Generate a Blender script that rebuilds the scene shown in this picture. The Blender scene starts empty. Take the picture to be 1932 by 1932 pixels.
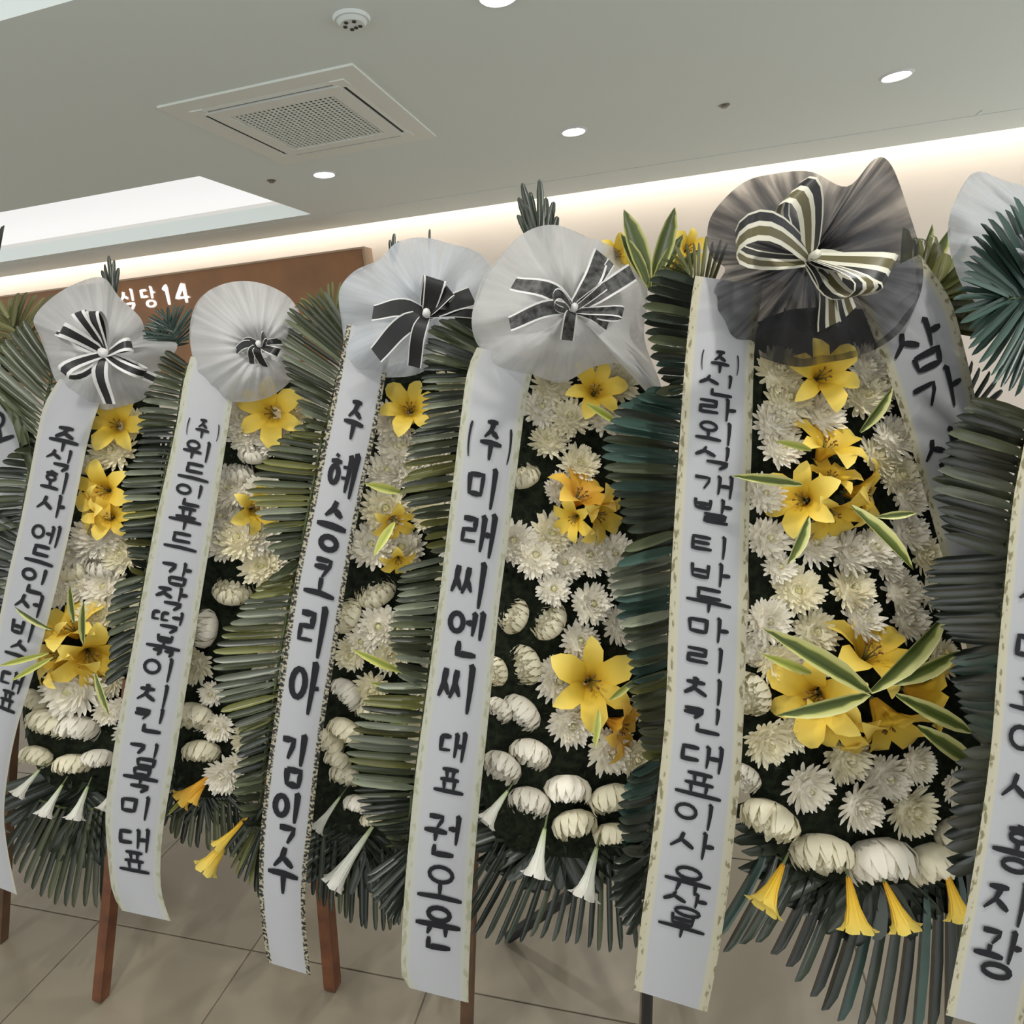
import bpy, math, random
from mathutils import Vector, Matrix, noise
random.seed(7)
sc = bpy.context.scene
COL = sc.collection
rad = math.radians

# ------------------------------------------------------------------ camera
F, CX, H = 1150.0, 966.0, 1.75            # focal length in px of the 1932 frame, eye height
def cam_axes(yaw, pitch, roll):
    cy, sy, cp, sp, cr, sr = math.cos(yaw), math.sin(yaw), math.cos(pitch), math.sin(pitch), math.cos(roll), math.sin(roll)
    fwd = Vector((-sy*cp, cy*cp, -sp)); right = Vector((cy, sy, 0)); down = fwd.cross(right)
    return cr*right+sr*down, -sr*right+cr*down, fwd
RX, DN, FW = cam_axes(rad(15.02), rad(14.995), rad(4.848))
EYE = Vector((0, 0, H))
cd = bpy.data.cameras.new('camera'); cd.sensor_width = 36; cd.lens = F/1932*36; cd.clip_start = .05
cam = bpy.data.objects.new('camera', cd); COL.objects.link(cam)
m = Matrix((RX, -DN, -FW)).transposed().to_4x4(); m.translation = EYE
cam.matrix_world = m
sc.camera = cam

# ------------------------------------------------------------------ world, light, exposure
CEIL = 2.85
wd = bpy.data.worlds.new('hall_ambient'); sc.world = wd; wd.use_nodes = True
bg = wd.node_tree.nodes['Background']; bg.inputs[0].default_value = (.96, .985, 1, 1); bg.inputs[1].default_value = .95
sc.view_settings.view_transform = 'Standard'; sc.view_settings.look = 'None'
sc.view_settings.exposure = 0.52; sc.view_settings.gamma = 1.0; sc.view_settings.use_curve_mapping = False

def pix(px, py): return RX*((px-CX)/F) + DN*((py-CX)/F) + FW
def floor_hit(px, py, z=0.0):
    d = pix(px, py); return EYE + d*((z-H)/d.z)

# ------------------------------------------------------------------ materials
MAT = {}
def mat(name, col, rough=.6, spec=.4, noise=0, nscale=20, col2=None, bump=0, emit=0, trans=0, vary=0, metal=0):
    if name in MAT: return MAT[name]
    M = bpy.data.materials.new(name); M.use_nodes = True; nt = M.node_tree; b = nt.nodes['Principled BSDF']
    b.inputs['Base Color'].default_value = (*col, 1); b.inputs['Roughness'].default_value = rough
    b.inputs['Specular IOR Level'].default_value = spec; b.inputs['Metallic'].default_value = metal
    out = None
    if noise or bump:
        tc = nt.nodes.new('ShaderNodeTexCoord'); n = nt.nodes.new('ShaderNodeTexNoise'); n.inputs['Scale'].default_value = nscale; n.inputs['Detail'].default_value = 4
        nt.links.new(tc.outputs['Object'], n.inputs['Vector'])
        if noise:
            r = nt.nodes.new('ShaderNodeMix'); r.data_type = 'RGBA'; r.inputs[6].default_value = (*col, 1); r.inputs[7].default_value = (*(col2 or [c*.6 for c in col]), 1)
            mr = nt.nodes.new('ShaderNodeMapRange'); mr.inputs[1].default_value = .35; mr.inputs[2].default_value = .65; mr.inputs[4].default_value = noise
            nt.links.new(n.outputs['Fac'], mr.inputs[0]); nt.links.new(mr.outputs[0], r.inputs[0]); out = r.outputs[2]
        if bump:
            bp = nt.nodes.new('ShaderNodeBump'); bp.inputs['Strength'].default_value = bump; bp.inputs['Distance'].default_value = .01
            nt.links.new(n.outputs['Fac'], bp.inputs['Height']); nt.links.new(bp.outputs[0], b.inputs['Normal'])
    if vary:
        oi = nt.nodes.new('ShaderNodeObjectInfo'); hs = nt.nodes.new('ShaderNodeHueSaturation')
        mr = nt.nodes.new('ShaderNodeMapRange'); mr.inputs[3].default_value = 1-vary; mr.inputs[4].default_value = 1+vary
        nt.links.new(oi.outputs['Random'], mr.inputs[0]); nt.links.new(mr.outputs[0], hs.inputs['Value'])
        if out: nt.links.new(out, hs.inputs['Color'])
        else: hs.inputs['Color'].default_value = (*col, 1)
        out = hs.outputs[0]
    if out: nt.links.new(out, b.inputs['Base Color'])
    if emit:
        b.inputs['Emission Color'].default_value = (*col, 1); b.inputs['Emission Strength'].default_value = emit
    if trans:
        t = nt.nodes.new('ShaderNodeBsdfTranslucent'); mx = nt.nodes.new('ShaderNodeMixShader'); mx.inputs[0].default_value = trans
        if out: nt.links.new(out, t.inputs[0])
        else: t.inputs[0].default_value = (*col, 1)
        nt.links.new(b.outputs[0], mx.inputs[1]); nt.links.new(t.outputs[0], mx.inputs[2])
        nt.links.new(mx.outputs[0], nt.nodes['Material Output'].inputs[0])
    MAT[name] = M
    return M
def uv_mat(name, stops, axis=0, rough=.5, spec=.3, speck=None, trans=0, vary=0):
    """colour by the strip's own UV; stops = [(pos, colour)], mirrored so 0 = middle, 1 = edge when axis == 2"""
    if name in MAT: return MAT[name]
    M = bpy.data.materials.new(name); M.use_nodes = True; nt = M.node_tree; b = nt.nodes['Principled BSDF']
    b.inputs['Roughness'].default_value = rough; b.inputs['Specular IOR Level'].default_value = spec
    uv = nt.nodes.new('ShaderNodeUVMap'); sp = nt.nodes.new('ShaderNodeSeparateXYZ'); nt.links.new(uv.outputs[0], sp.inputs[0])
    src = sp.outputs[1 if axis == 1 else 0]
    if axis == 2:
        a = nt.nodes.new('ShaderNodeMath'); a.operation = 'MULTIPLY_ADD'; a.inputs[1].default_value = 2; a.inputs[2].default_value = -1
        c = nt.nodes.new('ShaderNodeMath'); c.operation = 'ABSOLUTE'; nt.links.new(src, a.inputs[0]); nt.links.new(a.outputs[0], c.inputs[0]); src = c.outputs[0]
    cr = nt.nodes.new('ShaderNodeValToRGB'); e = cr.color_ramp.elements
    while len(e) < len(stops): e.new(.5)
    for el, (p, c) in zip(e, stops): el.position = p; el.color = (*c, 1)
    nt.links.new(src, cr.inputs[0]); out = cr.outputs[0]
    if speck:                                   # (colour, from |u| on, amount, scale along): printed flecks of the border
        n = nt.nodes.new('ShaderNodeTexNoise'); mp = nt.nodes.new('ShaderNodeMapping'); mp.inputs['Scale'].default_value = (14, speck[3], 1)
        nt.links.new(uv.outputs[0], mp.inputs[0]); nt.links.new(mp.outputs[0], n.inputs['Vector']); n.inputs['Scale'].default_value = 1; n.inputs['Detail'].default_value = 2
        th = nt.nodes.new('ShaderNodeMapRange'); th.inputs[1].default_value = speck[4]; th.inputs[2].default_value = speck[4]+.08; th.inputs[4].default_value = speck[2]
        nt.links.new(n.outputs['Fac'], th.inputs[0])
        ed = nt.nodes.new('ShaderNodeMapRange'); ed.inputs[1].default_value = speck[1]; ed.inputs[2].default_value = speck[1]+.04
        nt.links.new(src, ed.inputs[0])
        ml = nt.nodes.new('ShaderNodeMath'); ml.operation = 'MULTIPLY'; nt.links.new(th.outputs[0], ml.inputs[0]); nt.links.new(ed.outputs[0], ml.inputs[1])
        mx = nt.nodes.new('ShaderNodeMix'); mx.data_type = 'RGBA'; nt.links.new(ml.outputs[0], mx.inputs[0]); nt.links.new(out, mx.inputs[6]); mx.inputs[7].default_value = (*speck[0], 1); out = mx.outputs[2]
    if vary:
        oi = nt.nodes.new('ShaderNodeObjectInfo'); hs = nt.nodes.new('ShaderNodeHueSaturation'); mr = nt.nodes.new('ShaderNodeMapRange')
        mr.inputs[3].default_value = 1-vary; mr.inputs[4].default_value = 1+vary
        nt.links.new(oi.outputs['Random'], mr.inputs[0]); nt.links.new(mr.outputs[0], hs.inputs['Value']); nt.links.new(out, hs.inputs['Color']); out = hs.outputs[0]
    nt.links.new(out, b.inputs['Base Color'])
    if trans:
        t = nt.nodes.new('ShaderNodeBsdfTranslucent'); mx = nt.nodes.new('ShaderNodeMixShader'); mx.inputs[0].default_value = trans
        nt.links.new(out, t.inputs[0]); nt.links.new(b.outputs[0], mx.inputs[1]); nt.links.new(t.outputs[0], mx.inputs[2]); nt.links.new(mx.outputs[0], nt.nodes['Material Output'].inputs[0])
    MAT[name] = M
    return M
def tulle_mat(name, col, alpha, trans=.35, rim=.6, fold=.11):
    # net fabric: dense where it is gathered at the knot, thinner towards the rim and between the folds
    if name in MAT: return MAT[name]
    M = bpy.data.materials.new(name); M.use_nodes = True; nt = M.node_tree; b = nt.nodes['Principled BSDF']
    b.inputs['Base Color'].default_value = (*col, 1); b.inputs['Roughness'].default_value = .7; b.inputs['Specular IOR Level'].default_value = .2
    t = nt.nodes.new('ShaderNodeBsdfTranslucent'); t.inputs[0].default_value = (*col, 1)
    tr = nt.nodes.new('ShaderNodeBsdfTransparent')
    m1 = nt.nodes.new('ShaderNodeMixShader'); m1.inputs[0].default_value = trans
    m2 = nt.nodes.new('ShaderNodeMixShader'); m2.inputs[0].default_value = alpha
    nt.links.new(b.outputs[0], m1.inputs[1]); nt.links.new(t.outputs[0], m1.inputs[2])
    nt.links.new(tr.outputs[0], m2.inputs[1]); nt.links.new(m1.outputs[0], m2.inputs[2])
    nt.links.new(m2.outputs[0], nt.nodes['Material Output'].inputs[0])
    uv = nt.nodes.new('ShaderNodeUVMap'); mp = nt.nodes.new('ShaderNodeMapping'); mp.inputs['Scale'].default_value = (26, 1.3, 1)
    n = nt.nodes.new('ShaderNodeTexNoise'); n.inputs['Scale'].default_value = 1; n.inputs['Detail'].default_value = 2
    nt.links.new(uv.outputs[0], mp.inputs[0]); nt.links.new(mp.outputs[0], n.inputs['Vector'])
    sp = nt.nodes.new('ShaderNodeSeparateXYZ'); nt.links.new(uv.outputs[0], sp.inputs[0])
    r = nt.nodes.new('ShaderNodeMapRange'); r.inputs[1].default_value = .1; r.inputs[2].default_value = 1; r.inputs[3].default_value = alpha; r.inputs[4].default_value = rim; nt.links.new(sp.outputs[1], r.inputs[0])
    q = nt.nodes.new('ShaderNodeMapRange'); q.inputs[1].default_value = .35; q.inputs[2].default_value = .65; q.inputs[3].default_value = -fold; q.inputs[4].default_value = fold; nt.links.new(n.outputs['Fac'], q.inputs[0])
    ad = nt.nodes.new('ShaderNodeMath'); ad.use_clamp = True; nt.links.new(r.outputs[0], ad.inputs[0]); nt.links.new(q.outputs[0], ad.inputs[1]); nt.links.new(ad.outputs[0], m2.inputs[0])
    MAT[name] = M
    return M

M_CHRYS = [mat('chrysanthemum_white', (.90, .86, .75), .7, .2, trans=.25, vary=.08), mat('chrysanthemum_cream', (.88, .83, .64), .7, .2, trans=.25, vary=.08)]
M_CHRYSC = mat('chrysanthemum_heart', (.62, .60, .30), .8, .1)
M_LILY = uv_mat('lily_yellow', [(0, (.58, .30, .02)), (.35, (.82, .55, .05)), (1, (.92, .75, .19))], 1, .5, .3, trans=.2, vary=.07)
M_LILYO = uv_mat('lily_amber', [(0, (.62, .25, .02)), (.4, (.78, .42, .04)), (1, (.88, .62, .12))], 1, .5, .3, trans=.2, vary=.07)
M_LILYW = uv_mat('lily_white', [(0, (.50, .60, .30)), (.3, (.75, .76, .66)), (1, (.82, .80, .74))], 1, .5, .3, trans=.2)
M_STAMEN = mat('stamen_brown', (.20, .09, .02), .8)
M_FERN = {'green': mat('cycad_green', (.078, .090, .048), .32, .6, vary=.5),
          'teal': mat('cycad_teal', (.040, .075, .060), .34, .5, vary=.35),
          'olive': mat('cycad_olive', (.135, .138, .042), .34, .5, vary=.4),
          'dark': mat('cycad_dark', (.036, .045, .031), .32, .6, vary=.5),
          'grey': mat('cycad_grey', (.175, .192, .135), .32, .5, vary=.5)}
M_STEM = mat('stem_green', (.10, .13, .05), .6)
M_LEAF = uv_mat('variegated_leaf', [(0, (.06, .085, .015)), (.45, (.11, .14, .03)), (.62, (.50, .50, .17)), (1, (.62, .60, .28))], 2, .45, .4, vary=.12)
M_LEAFD = uv_mat('dark_edged_leaf', [(0, (.045, .065, .012)), (.70, (.075, .10, .02)), (.86, (.40, .40, .13)), (1, (.50, .48, .20))], 2, .45, .4, vary=.12)
M_LEAFP = uv_mat('pale_leaf', [(0, (.25, .30, .05)), (.5, (.40, .42, .08)), (1, (.60, .58, .22))], 2, .45, .4, vary=.12)
M_MOSS = mat('floral_foam_moss', (.008, .010, .007), .95, .1, noise=1, nscale=60, col2=(.02, .026, .014), bump=.8)
M_SPRIG = mat('dark_filler_leaf', (.022, .034, .018), .6, .3)
M_WOODR = mat('easel_wood_red', (.17, .062, .026), .45, .4, noise=.8, nscale=14, col2=(.07, .025, .012))
M_WOODB = mat('easel_wood_brown', (.11, .060, .030), .5, .4, noise=.8, nscale=14, col2=(.06, .03, .016))
M_BLACKM = mat('easel_black_metal', (.012, .012, .013), .35, .5)
M_INK = mat('black_ink', (.012, .012, .015), .6, .2)
SW = (.36, .365, .375)
M_SASH = {'plain': uv_mat('sash_plain', [(0, SW), (.80, SW), (.88, (.40, .395, .34)), (1, (.40, .395, .34))], 2, .45, .35),
          'yellow': uv_mat('sash_yellow_edge', [(0, SW), (.72, SW), (.80, (.42, .40, .30)), (1, (.40, .37, .26))], 2, .45, .35, speck=((.12, .10, .035), .84, .8, 60, .52)),
          'pale': uv_mat('sash_pale_edge', [(0, SW), (.70, SW), (.80, (.385, .385, .33)), (1, (.37, .36, .28))], 2, .45, .35, speck=((.22, .23, .11), .82, .55, 50, .5)),
          'black': uv_mat('sash_black_edge', [(0, SW), (.76, SW), (.81, (.36, .35, .29)), (1, (.30, .26, .16))], 2, .45, .35, speck=((.012, .011, .008), .79, 1, 230, .45))}
M_TW = tulle_mat('white_tulle', (.61, .61, .60), .95, .35, .62)
M_TWB = tulle_mat('bluish_white_tulle', (.59, .62, .65), .92, .35, .52)
M_TG = tulle_mat('charcoal_tulle', (.046, .046, .050), .98, .25, .48, .22)
M_RC = mat('ribbon_cream', (.58, .56, .46), .5, .3)
M_RW = mat('ribbon_white', (.62, .61, .59), .5, .3)
M_RB = mat('ribbon_black', (.012, .012, .012), .45, .4)
M_RBP = mat('ribbon_black_checked', (.010, .010, .010), .5, .3, noise=.22, nscale=75, col2=(.35, .35, .34))
M_RO = mat('ribbon_olive', (.10, .085, .035), .45, .4)
M_RBR = mat('ribbon_bronze', (.16, .105, .045), .4, .4)

# ------------------------------------------------------------------ object helpers
WORLD = {}
def mesh(name, verts, faces, mats=(), fmat=None, uvs=None, smooth=True):
    me = bpy.data.meshes.new(name); me.from_pydata([tuple(v) for v in verts], [], faces)
    for x in mats: me.materials.append(x)
    if fmat:
        for p, i in zip(me.polygons, fmat): p.material_index = i
    if uvs:
        l = me.uv_layers.new(name='UVMap')
        for lp in me.loops: l.data[lp.index].uv = uvs[lp.vertex_index]
    if smooth: me.polygons.foreach_set('use_smooth', [True]*len(me.polygons))
    me.update()
    return me
def put(name, data, parent=None, M=None, **props):
    o = bpy.data.objects.new(name, data); COL.objects.link(o)
    M = M or Matrix.Identity(4)
    WORLD[o] = M
    if parent: o.parent = parent; o.matrix_basis = WORLD[parent].inverted() @ M
    else: o.matrix_basis = M
    for k, v in props.items(): o[k] = v
    return o
def frame(Y, Z, loc, sx=1, sy=1, sz=1):
    Y = Y.normalized(); X = Y.cross(Z).normalized(); Z = X.cross(Y)
    m = Matrix((X*sx, Y*sy, Z*sz)).transposed().to_4x4(); m.translation = loc
    return m
def facing(Z, loc, s, spin=0):
    Z = Z.normalized(); up = Vector((0, 0, 1)) if abs(Z.z) < .95 else Vector((0, 1, 0))
    X = up.cross(Z).normalized(); Y = Z.cross(X)
    c, n = math.cos(spin), math.sin(spin)
    X, Y = X*c+Y*n, Y*c-X*n
    m = Matrix((X*s, Y*s, Z*s)).transposed().to_4x4(); m.translation = loc
    return m
class Geo:
    def __init__(s): s.v = []; s.f = []; s.m = []; s.uv = []
    def add(s, v, f, m=0, uv=None):
        b = len(s.v); s.v += [Vector(x) for x in v]; s.f += [tuple(i+b for i in q) for q in f]; s.m += [m]*len(f); s.uv += uv or [(0, 0)]*len(v)
    def box(s, lo, hi, m=0):
        x0, y0, z0 = lo; x1, y1, z1 = hi
        s.add([(x0, y0, z0), (x1, y0, z0), (x1, y1, z0), (x0, y1, z0), (x0, y0, z1), (x1, y0, z1), (x1, y1, z1), (x0, y1, z1)],
              [(0, 3, 2, 1), (4, 5, 6, 7), (0, 1, 5, 4), (1, 2, 6, 5), (2, 3, 7, 6), (3, 0, 4, 7)], m)
    def tube(s, pts, rs, n=6, m=0, square=False):
        pts = [Vector(p) for p in pts]; rows = []
        for i, p in enumerate(pts):
            t = (pts[min(i+1, len(pts)-1)]-pts[max(i-1, 0)]).normalized()
            a = Vector((0, 0, 1)) if abs(t.z) < .9 else Vector((1, 0, 0))
            x = t.cross(a).normalized(); y = t.cross(x)
            rows.append([p+(x*math.cos(2*math.pi*(k+.5*square)/n)+y*math.sin(2*math.pi*(k+.5*square)/n))*rs[i] for k in range(n)])
        v = [q for r in rows for q in r]; f = [(i*n+k, i*n+(k+1) % n, (i+1)*n+(k+1) % n, (i+1)*n+k) for i in range(len(pts)-1) for k in range(n)]
        f += [tuple(range(n))[::-1], tuple((len(pts)-1)*n+k for k in range(n))]
        s.add(v, f, m)
    def disc(s, c, r, z0, z1, n=32, m=0, r2=None):
        x, y = c; r2 = r if r2 is None else r2
        v = [(x+r*math.cos(2*math.pi*k/n), y+r*math.sin(2*math.pi*k/n), z0) for k in range(n)]+[(x+r2*math.cos(2*math.pi*k/n), y+r2*math.sin(2*math.pi*k/n), z1) for k in range(n)]
        s.add(v, [tuple(range(n)), tuple(range(n, 2*n))[::-1]]+[(k, k+n, (k+1) % n+n, (k+1) % n) for k in range(n)], m)
    def me(s, name, mats, uv=False, smooth=False): return mesh(name, s.v, s.f, mats, s.m, s.uv if uv else None, smooth)
def grid_faces(nr, nc): return [(i*nc+j, i*nc+j+1, (i+1)*nc+j+1, (i+1)*nc+j) for i in range(nr-1) for j in range(nc-1)]

# ------------------------------------------------------------------ brush lettering (hangul syllables from strokes)
def arc(cx, cy, rx, ry, a0, a1, n=14): return [(cx+rx*math.cos(rad(a0+(a1-a0)*i/n)), cy+ry*math.sin(rad(a0+(a1-a0)*i/n))) for i in range(n+1)]
CIRC = arc(.5, .5, .40, .42, 100, 460)
JAMO = {'ㄱ': [[(.08, .82), (.82, .86), (.80, .6), (.55, .05)]], 'ㄴ': [[(.18, .92), (.16, .2), (.92, .25)]],
 'ㄷ': [[(.08, .86), (.9, .88)], [(.16, .86), (.14, .14), (.92, .18)]], 'ㄹ': [[(.1, .9), (.85, .92), (.82, .55), (.16, .5), (.14, .1), (.95, .14)]],
 'ㅁ': [[(.14, .9), (.18, .08)], [(.14, .86), (.86, .9), (.82, .08)], [(.18, .14), (.82, .14)]],
 'ㅂ': [[(.16, .95), (.18, .06)], [(.84, .98), (.82, .04)], [(.18, .5), (.82, .52)], [(.18, .12), (.82, .12)]],
 'ㅅ': [[(.52, .98), (.40, .5), (.02, .05)], [(.42, .56), (.95, .15)]], 'ㅇ': [CIRC],
 'ㅈ': [[(.1, .86), (.86, .9)], [(.6, .88), (.40, .42), (.02, .05)], [(.42, .46), (.95, .1)]],
 'ㅊ': [[(.36, 1.02), (.62, .96)], [(.1, .76), (.88, .8)], [(.56, .78), (.38, .38), (.02, .02)], [(.42, .42), (.95, .06)]],
 'ㅋ': [[(.08, .82), (.82, .86), (.80, .6), (.5, .02)], [(.05, .48), (.78, .54)]],
 'ㅌ': [[(.1, .92), (.9, .94)], [(.14, .52), (.85, .55)], [(.14, .92), (.14, .1), (.94, .14)]],
 'ㅍ': [[(.08, .9), (.92, .92)], [(.32, .9), (.36, .14)], [(.68, .9), (.64, .14)], [(.02, .1), (.98, .14)]],
 'ㅎ': [[(.38, 1.02), (.64, .96)], [(.1, .76), (.92, .8)], arc(.5, .33, .3, .3, 100, 460)]}
def two(j): return [[(x*.48, y) for x, y in s] for s in JAMO[j]]+[[(.52+x*.48, y) for x, y in s] for s in JAMO[j]]
for a, b in (('ㄲ', 'ㄱ'), ('ㄸ', 'ㄷ'), ('ㅃ', 'ㅂ'), ('ㅆ', 'ㅅ'), ('ㅉ', 'ㅈ')): JAMO[a] = two(b)
def vb(x, y0=1.0, y1=0.0): return [(x-.12, y0+.02), (x+.02, y0-.06), (x, (y0+y1)/2), (x-.06, y1)]
VERT = {'ㅏ': [vb(.35), [(.36, .5), (.95, .54)]], 'ㅣ': [vb(.5)], 'ㅓ': [vb(.75), [(.0, .52), (.74, .54)]], 'ㅐ': [vb(.2, .92, .1), vb(.85), [(.2, .5), (.82, .52)]],
 'ㅔ': [vb(.42, .92, .1), vb(.9), [(-.1, .54), (.42, .55)]], 'ㅕ': [vb(.75), [(.0, .66), (.74, .68)], [(.0, .40), (.74, .42)]], 'ㅖ': [vb(.45, .92, .1), vb(.9), [(-.1, .64), (.42, .66)], [(-.1, .40), (.42, .42)]],
 'ㅑ': [vb(.35), [(.36, .64), (.95, .68)], [(.36, .40), (.95, .42)]]}
HOR = {'ㅗ': [[(.5, 1.0), (.5, .3)], [(-.02, .22), (.5, .27), (1.02, .2)]], 'ㅜ': [[(-.02, .78), (.5, .82), (1.02, .76)], [(.52, .8), (.5, -.1)]], 'ㅡ': [[(-.02, .5), (.5, .54), (1.02, .46)]],
 'ㅛ': [[(.32, 1.0), (.34, .3)], [(.68, 1.0), (.66, .3)], [(-.02, .22), (1.02, .22)]], 'ㅠ': [[(-.02, .8), (1.02, .8)], [(.34, .8), (.26, -.05)], [(.68, .8), (.68, -.1)]]}
COMP = {'ㅚ': ('ㅗ', 'ㅣ'), 'ㅘ': ('ㅗ', 'ㅏ'), 'ㅙ': ('ㅗ', 'ㅐ'), 'ㅟ': ('ㅜ', 'ㅣ'), 'ㅝ': ('ㅜ', 'ㅓ'), 'ㅢ': ('ㅡ', 'ㅣ')}
LI = 'ㄱㄲㄴㄷㄸㄹㅁㅂㅃㅅㅆㅇㅈㅉㅊㅋㅌㅍㅎ'; LV = 'ㅏㅐㅑㅒㅓㅔㅕㅖㅗㅘㅙㅚㅛㅜㅝㅞㅟㅠㅡㅢㅣ'
LT = ['', 'ㄱ', 'ㄲ', 'ㄳ', 'ㄴ', 'ㄵ', 'ㄶ', 'ㄷ', 'ㄹ', 'ㄺ', 'ㄻ', 'ㄼ', 'ㄽ', 'ㄾ', 'ㄿ', 'ㅀ', 'ㅁ', 'ㅂ', 'ㅄ', 'ㅅ', 'ㅆ', 'ㅇ', 'ㅈ', 'ㅊ', 'ㅋ', 'ㅌ', 'ㅍ', 'ㅎ']
def fit(strokes, x0, y0, x1, y1): return [[(x0+x*(x1-x0), y0+y*(y1-y0)) for x, y in s] for s in strokes]
def syllable(ch):
    if ch == '(': return [arc(.95, .5, .5, .62, 140, 220, 8)]
    if ch == ')': return [arc(.05, .5, .5, .62, 40, -40, 8)]
    if ch == '1': return [[(.2, .78), (.5, .98), (.5, .02)]]
    if ch == '4': return [[(.62, .98), (.05, .3), (.95, .3)], [(.66, .98), (.66, .02)]]
    k = ord(ch)-0xAC00; i, v, t = LI[k//588], LV[k % 588//28], LT[k % 28]; I = JAMO[i]
    if v in VERT:
        wide = v in 'ㅐㅔㅖ'; xs = .5 if wide else .58
        if t: return fit(I, .0, .50, xs-.04, .96)+fit(VERT[v], xs+.04, .44, 1, 1.04)+fit(JAMO[t], .24, 0, .92, .38)
        return fit(I, 0, .22, xs-.02, .86)+fit(VERT[v], xs+.06, 0, 1, 1)
    if v in HOR:
        if t: return fit(I, .2, .66, .82, 1.02)+fit(HOR[v], 0, .36, 1, .64)+fit(JAMO[t], .18, 0, .86, .31)
        return fit(I, .16, .5, .84, 1)+fit(HOR[v], 0, 0, 1, .5)
    h, w = COMP[v]
    if t: return fit(I, .06, .66, .56, 1)+fit(HOR[h], 0, .38, .62, .66)+fit(VERT[w], .66, .34, 1, 1.04)+fit(JAMO[t], .18, 0, .92, .30)
    return fit(I, .06, .5, .56, .94)+fit(HOR[h], 0, .08, .62, .5)+fit(VERT[w], .66, 0, 1, 1)
def stroke_poly(s, w, asp):
    """a brush stroke as a strip of quads; asp = width/height of the character box so strokes keep an even weight"""
    pts = [Vector((x*asp, y)) for x, y in s]; out = [pts[0]]
    for a, b in zip(pts, pts[1:]):
        k = max(1, int((b-a).length/.09))
        for j in range(1, k+1): out.append(a.lerp(b, j/k))
    closed = (pts[0]-pts[-1]).length < .02; n = len(out); V = []
    for i, p in enumerate(out):
        t = out[min(i+1, n-1)]-out[max(i-1, 0)]
        if closed and i in (0, n-1): t = out[1]-out[-2]
        t = t.normalized() if t.length else Vector((1, 0)); nn = Vector((-t.y, t.x)); f = i/(n-1)
        vertical = abs(pts[-1].y-pts[0].y) > abs(pts[-1].x-pts[0].x)
        ww = w*(.95 if closed else (1.2-.6*f if vertical else .85+.35*math.sin(f*3.0)))
        if not closed and i in (0, n-1): ww *= .72
        V += [p-nn*ww/2, p+nn*ww/2]
    V = [(v.x/asp, v.y) for v in V]
    return V, [(2*i, 2*i+1, 2*i+3, 2*i+2) for i in range(n-1)]

# ------------------------------------------------------------------ the hall
def struct(name, g, mats, **k): return put(name, g.me(name, mats), kind='structure', **k)
M_CEIL = mat('ceiling_paint', (.83, .90, .87), .8, .2, noise=.25, nscale=.6, col2=(.80, .87, .845))
M_WHITE = mat('white_paint', (.82, .80, .76), .7, .2)
M_WALL = mat('wall_paint', (.80, .71, .62), .7, .2, noise=.15, nscale=1.2, col2=(.70, .60, .52))
M_TILE = mat('floor_tile_beige', (.235, .20, .145), .32, .4, noise=.35, nscale=3, col2=(.195, .17, .13), vary=.05)
M_GROUT = mat('floor_grout', (.17, .14, .10), .8)
M_GREYL = mat('groove_shadow_gap', (.10, .10, .09), .8)
CX0, CX1, CY0 = -9.0, 4.0, -3.0
COVE = 5.11; WALL_Y = 5.32
C1 = (-7.5, -2.59, 3.37, 4.55)      # lit coffer far left
C2 = (-6.5, -1.2, .2, 1.79)         # lit coffer nearer the camera
g = Geo()
def plate(x0, x1, y0, y1): g.box((x0, y0, CEIL), (x1, y1, CEIL+.10))
GR = 4.65
plate(CX0, C2[0], CY0, C1[2]); plate(C2[0], C2[1], CY0, C2[2]); plate(C2[0], C2[1], C2[3], C1[2]); plate(C2[1], CX1, CY0, C1[2])
plate(CX0, C1[0], C1[2], C1[3]); plate(C1[1], CX1, C1[2], C1[3])
plate(CX0, 1.775, C1[3], GR-.009); plate(1.785, CX1, C1[3], GR-.009); plate(CX0, CX1, GR+.009, COVE)
g.box((CX0, COVE-.02, CEIL+.10), (CX1, COVE, CEIL+.16))
g.box((CX0, GR-.05, CEIL+.012), (CX1, GR+.05, CEIL+.06), 1); g.box((1.75, 3.6, CEIL+.101), (1.81, GR, CEIL+.12), 1)
ceiling = struct('ceiling', g, [M_CEIL, M_GREYL])
g = Geo()
for c in (C1, C2):
    z0, z1 = CEIL+.10, CEIL+.20; a = .10; lip = .09
    g.box((c[0]-.3, c[2]-.3, z1+.02), (c[1]+.3, c[3]+.3, z1+.06))
    for b in ((c[0]-.3, c[1]+.3, c[2]-.3, c[2]-.28), (c[0]-.3, c[1]+.3, c[3]+.28, c[3]+.3), (c[0]-.3, c[0]-.28, c[2]-.3, c[3]+.3), (c[1]+.28, c[1]+.3, c[2]-.3, c[3]+.3)):
        g.box((b[0], b[2], CEIL+.10), (b[1], b[3], z1+.02))
struct('trim_1', g, [M_WHITE])
g = Geo(); g.box((CX0, WALL_Y, 0), (CX1, WALL_Y+.1, 3.3)); struct('wall_back', g, [M_WALL])
g = Geo(); g.box((CX0, COVE-.25, CEIL+.34), (CX1, WALL_Y, CEIL+.38)); struct('trim_2', g, [M_WHITE])
g = Geo(); g.box((CX0, WALL_Y-.015, 0), (CX1, WALL_Y, .1)); struct('baseboard_back', g, [mat('baseboard_paint', (.45, .42, .38), .6)])
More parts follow.
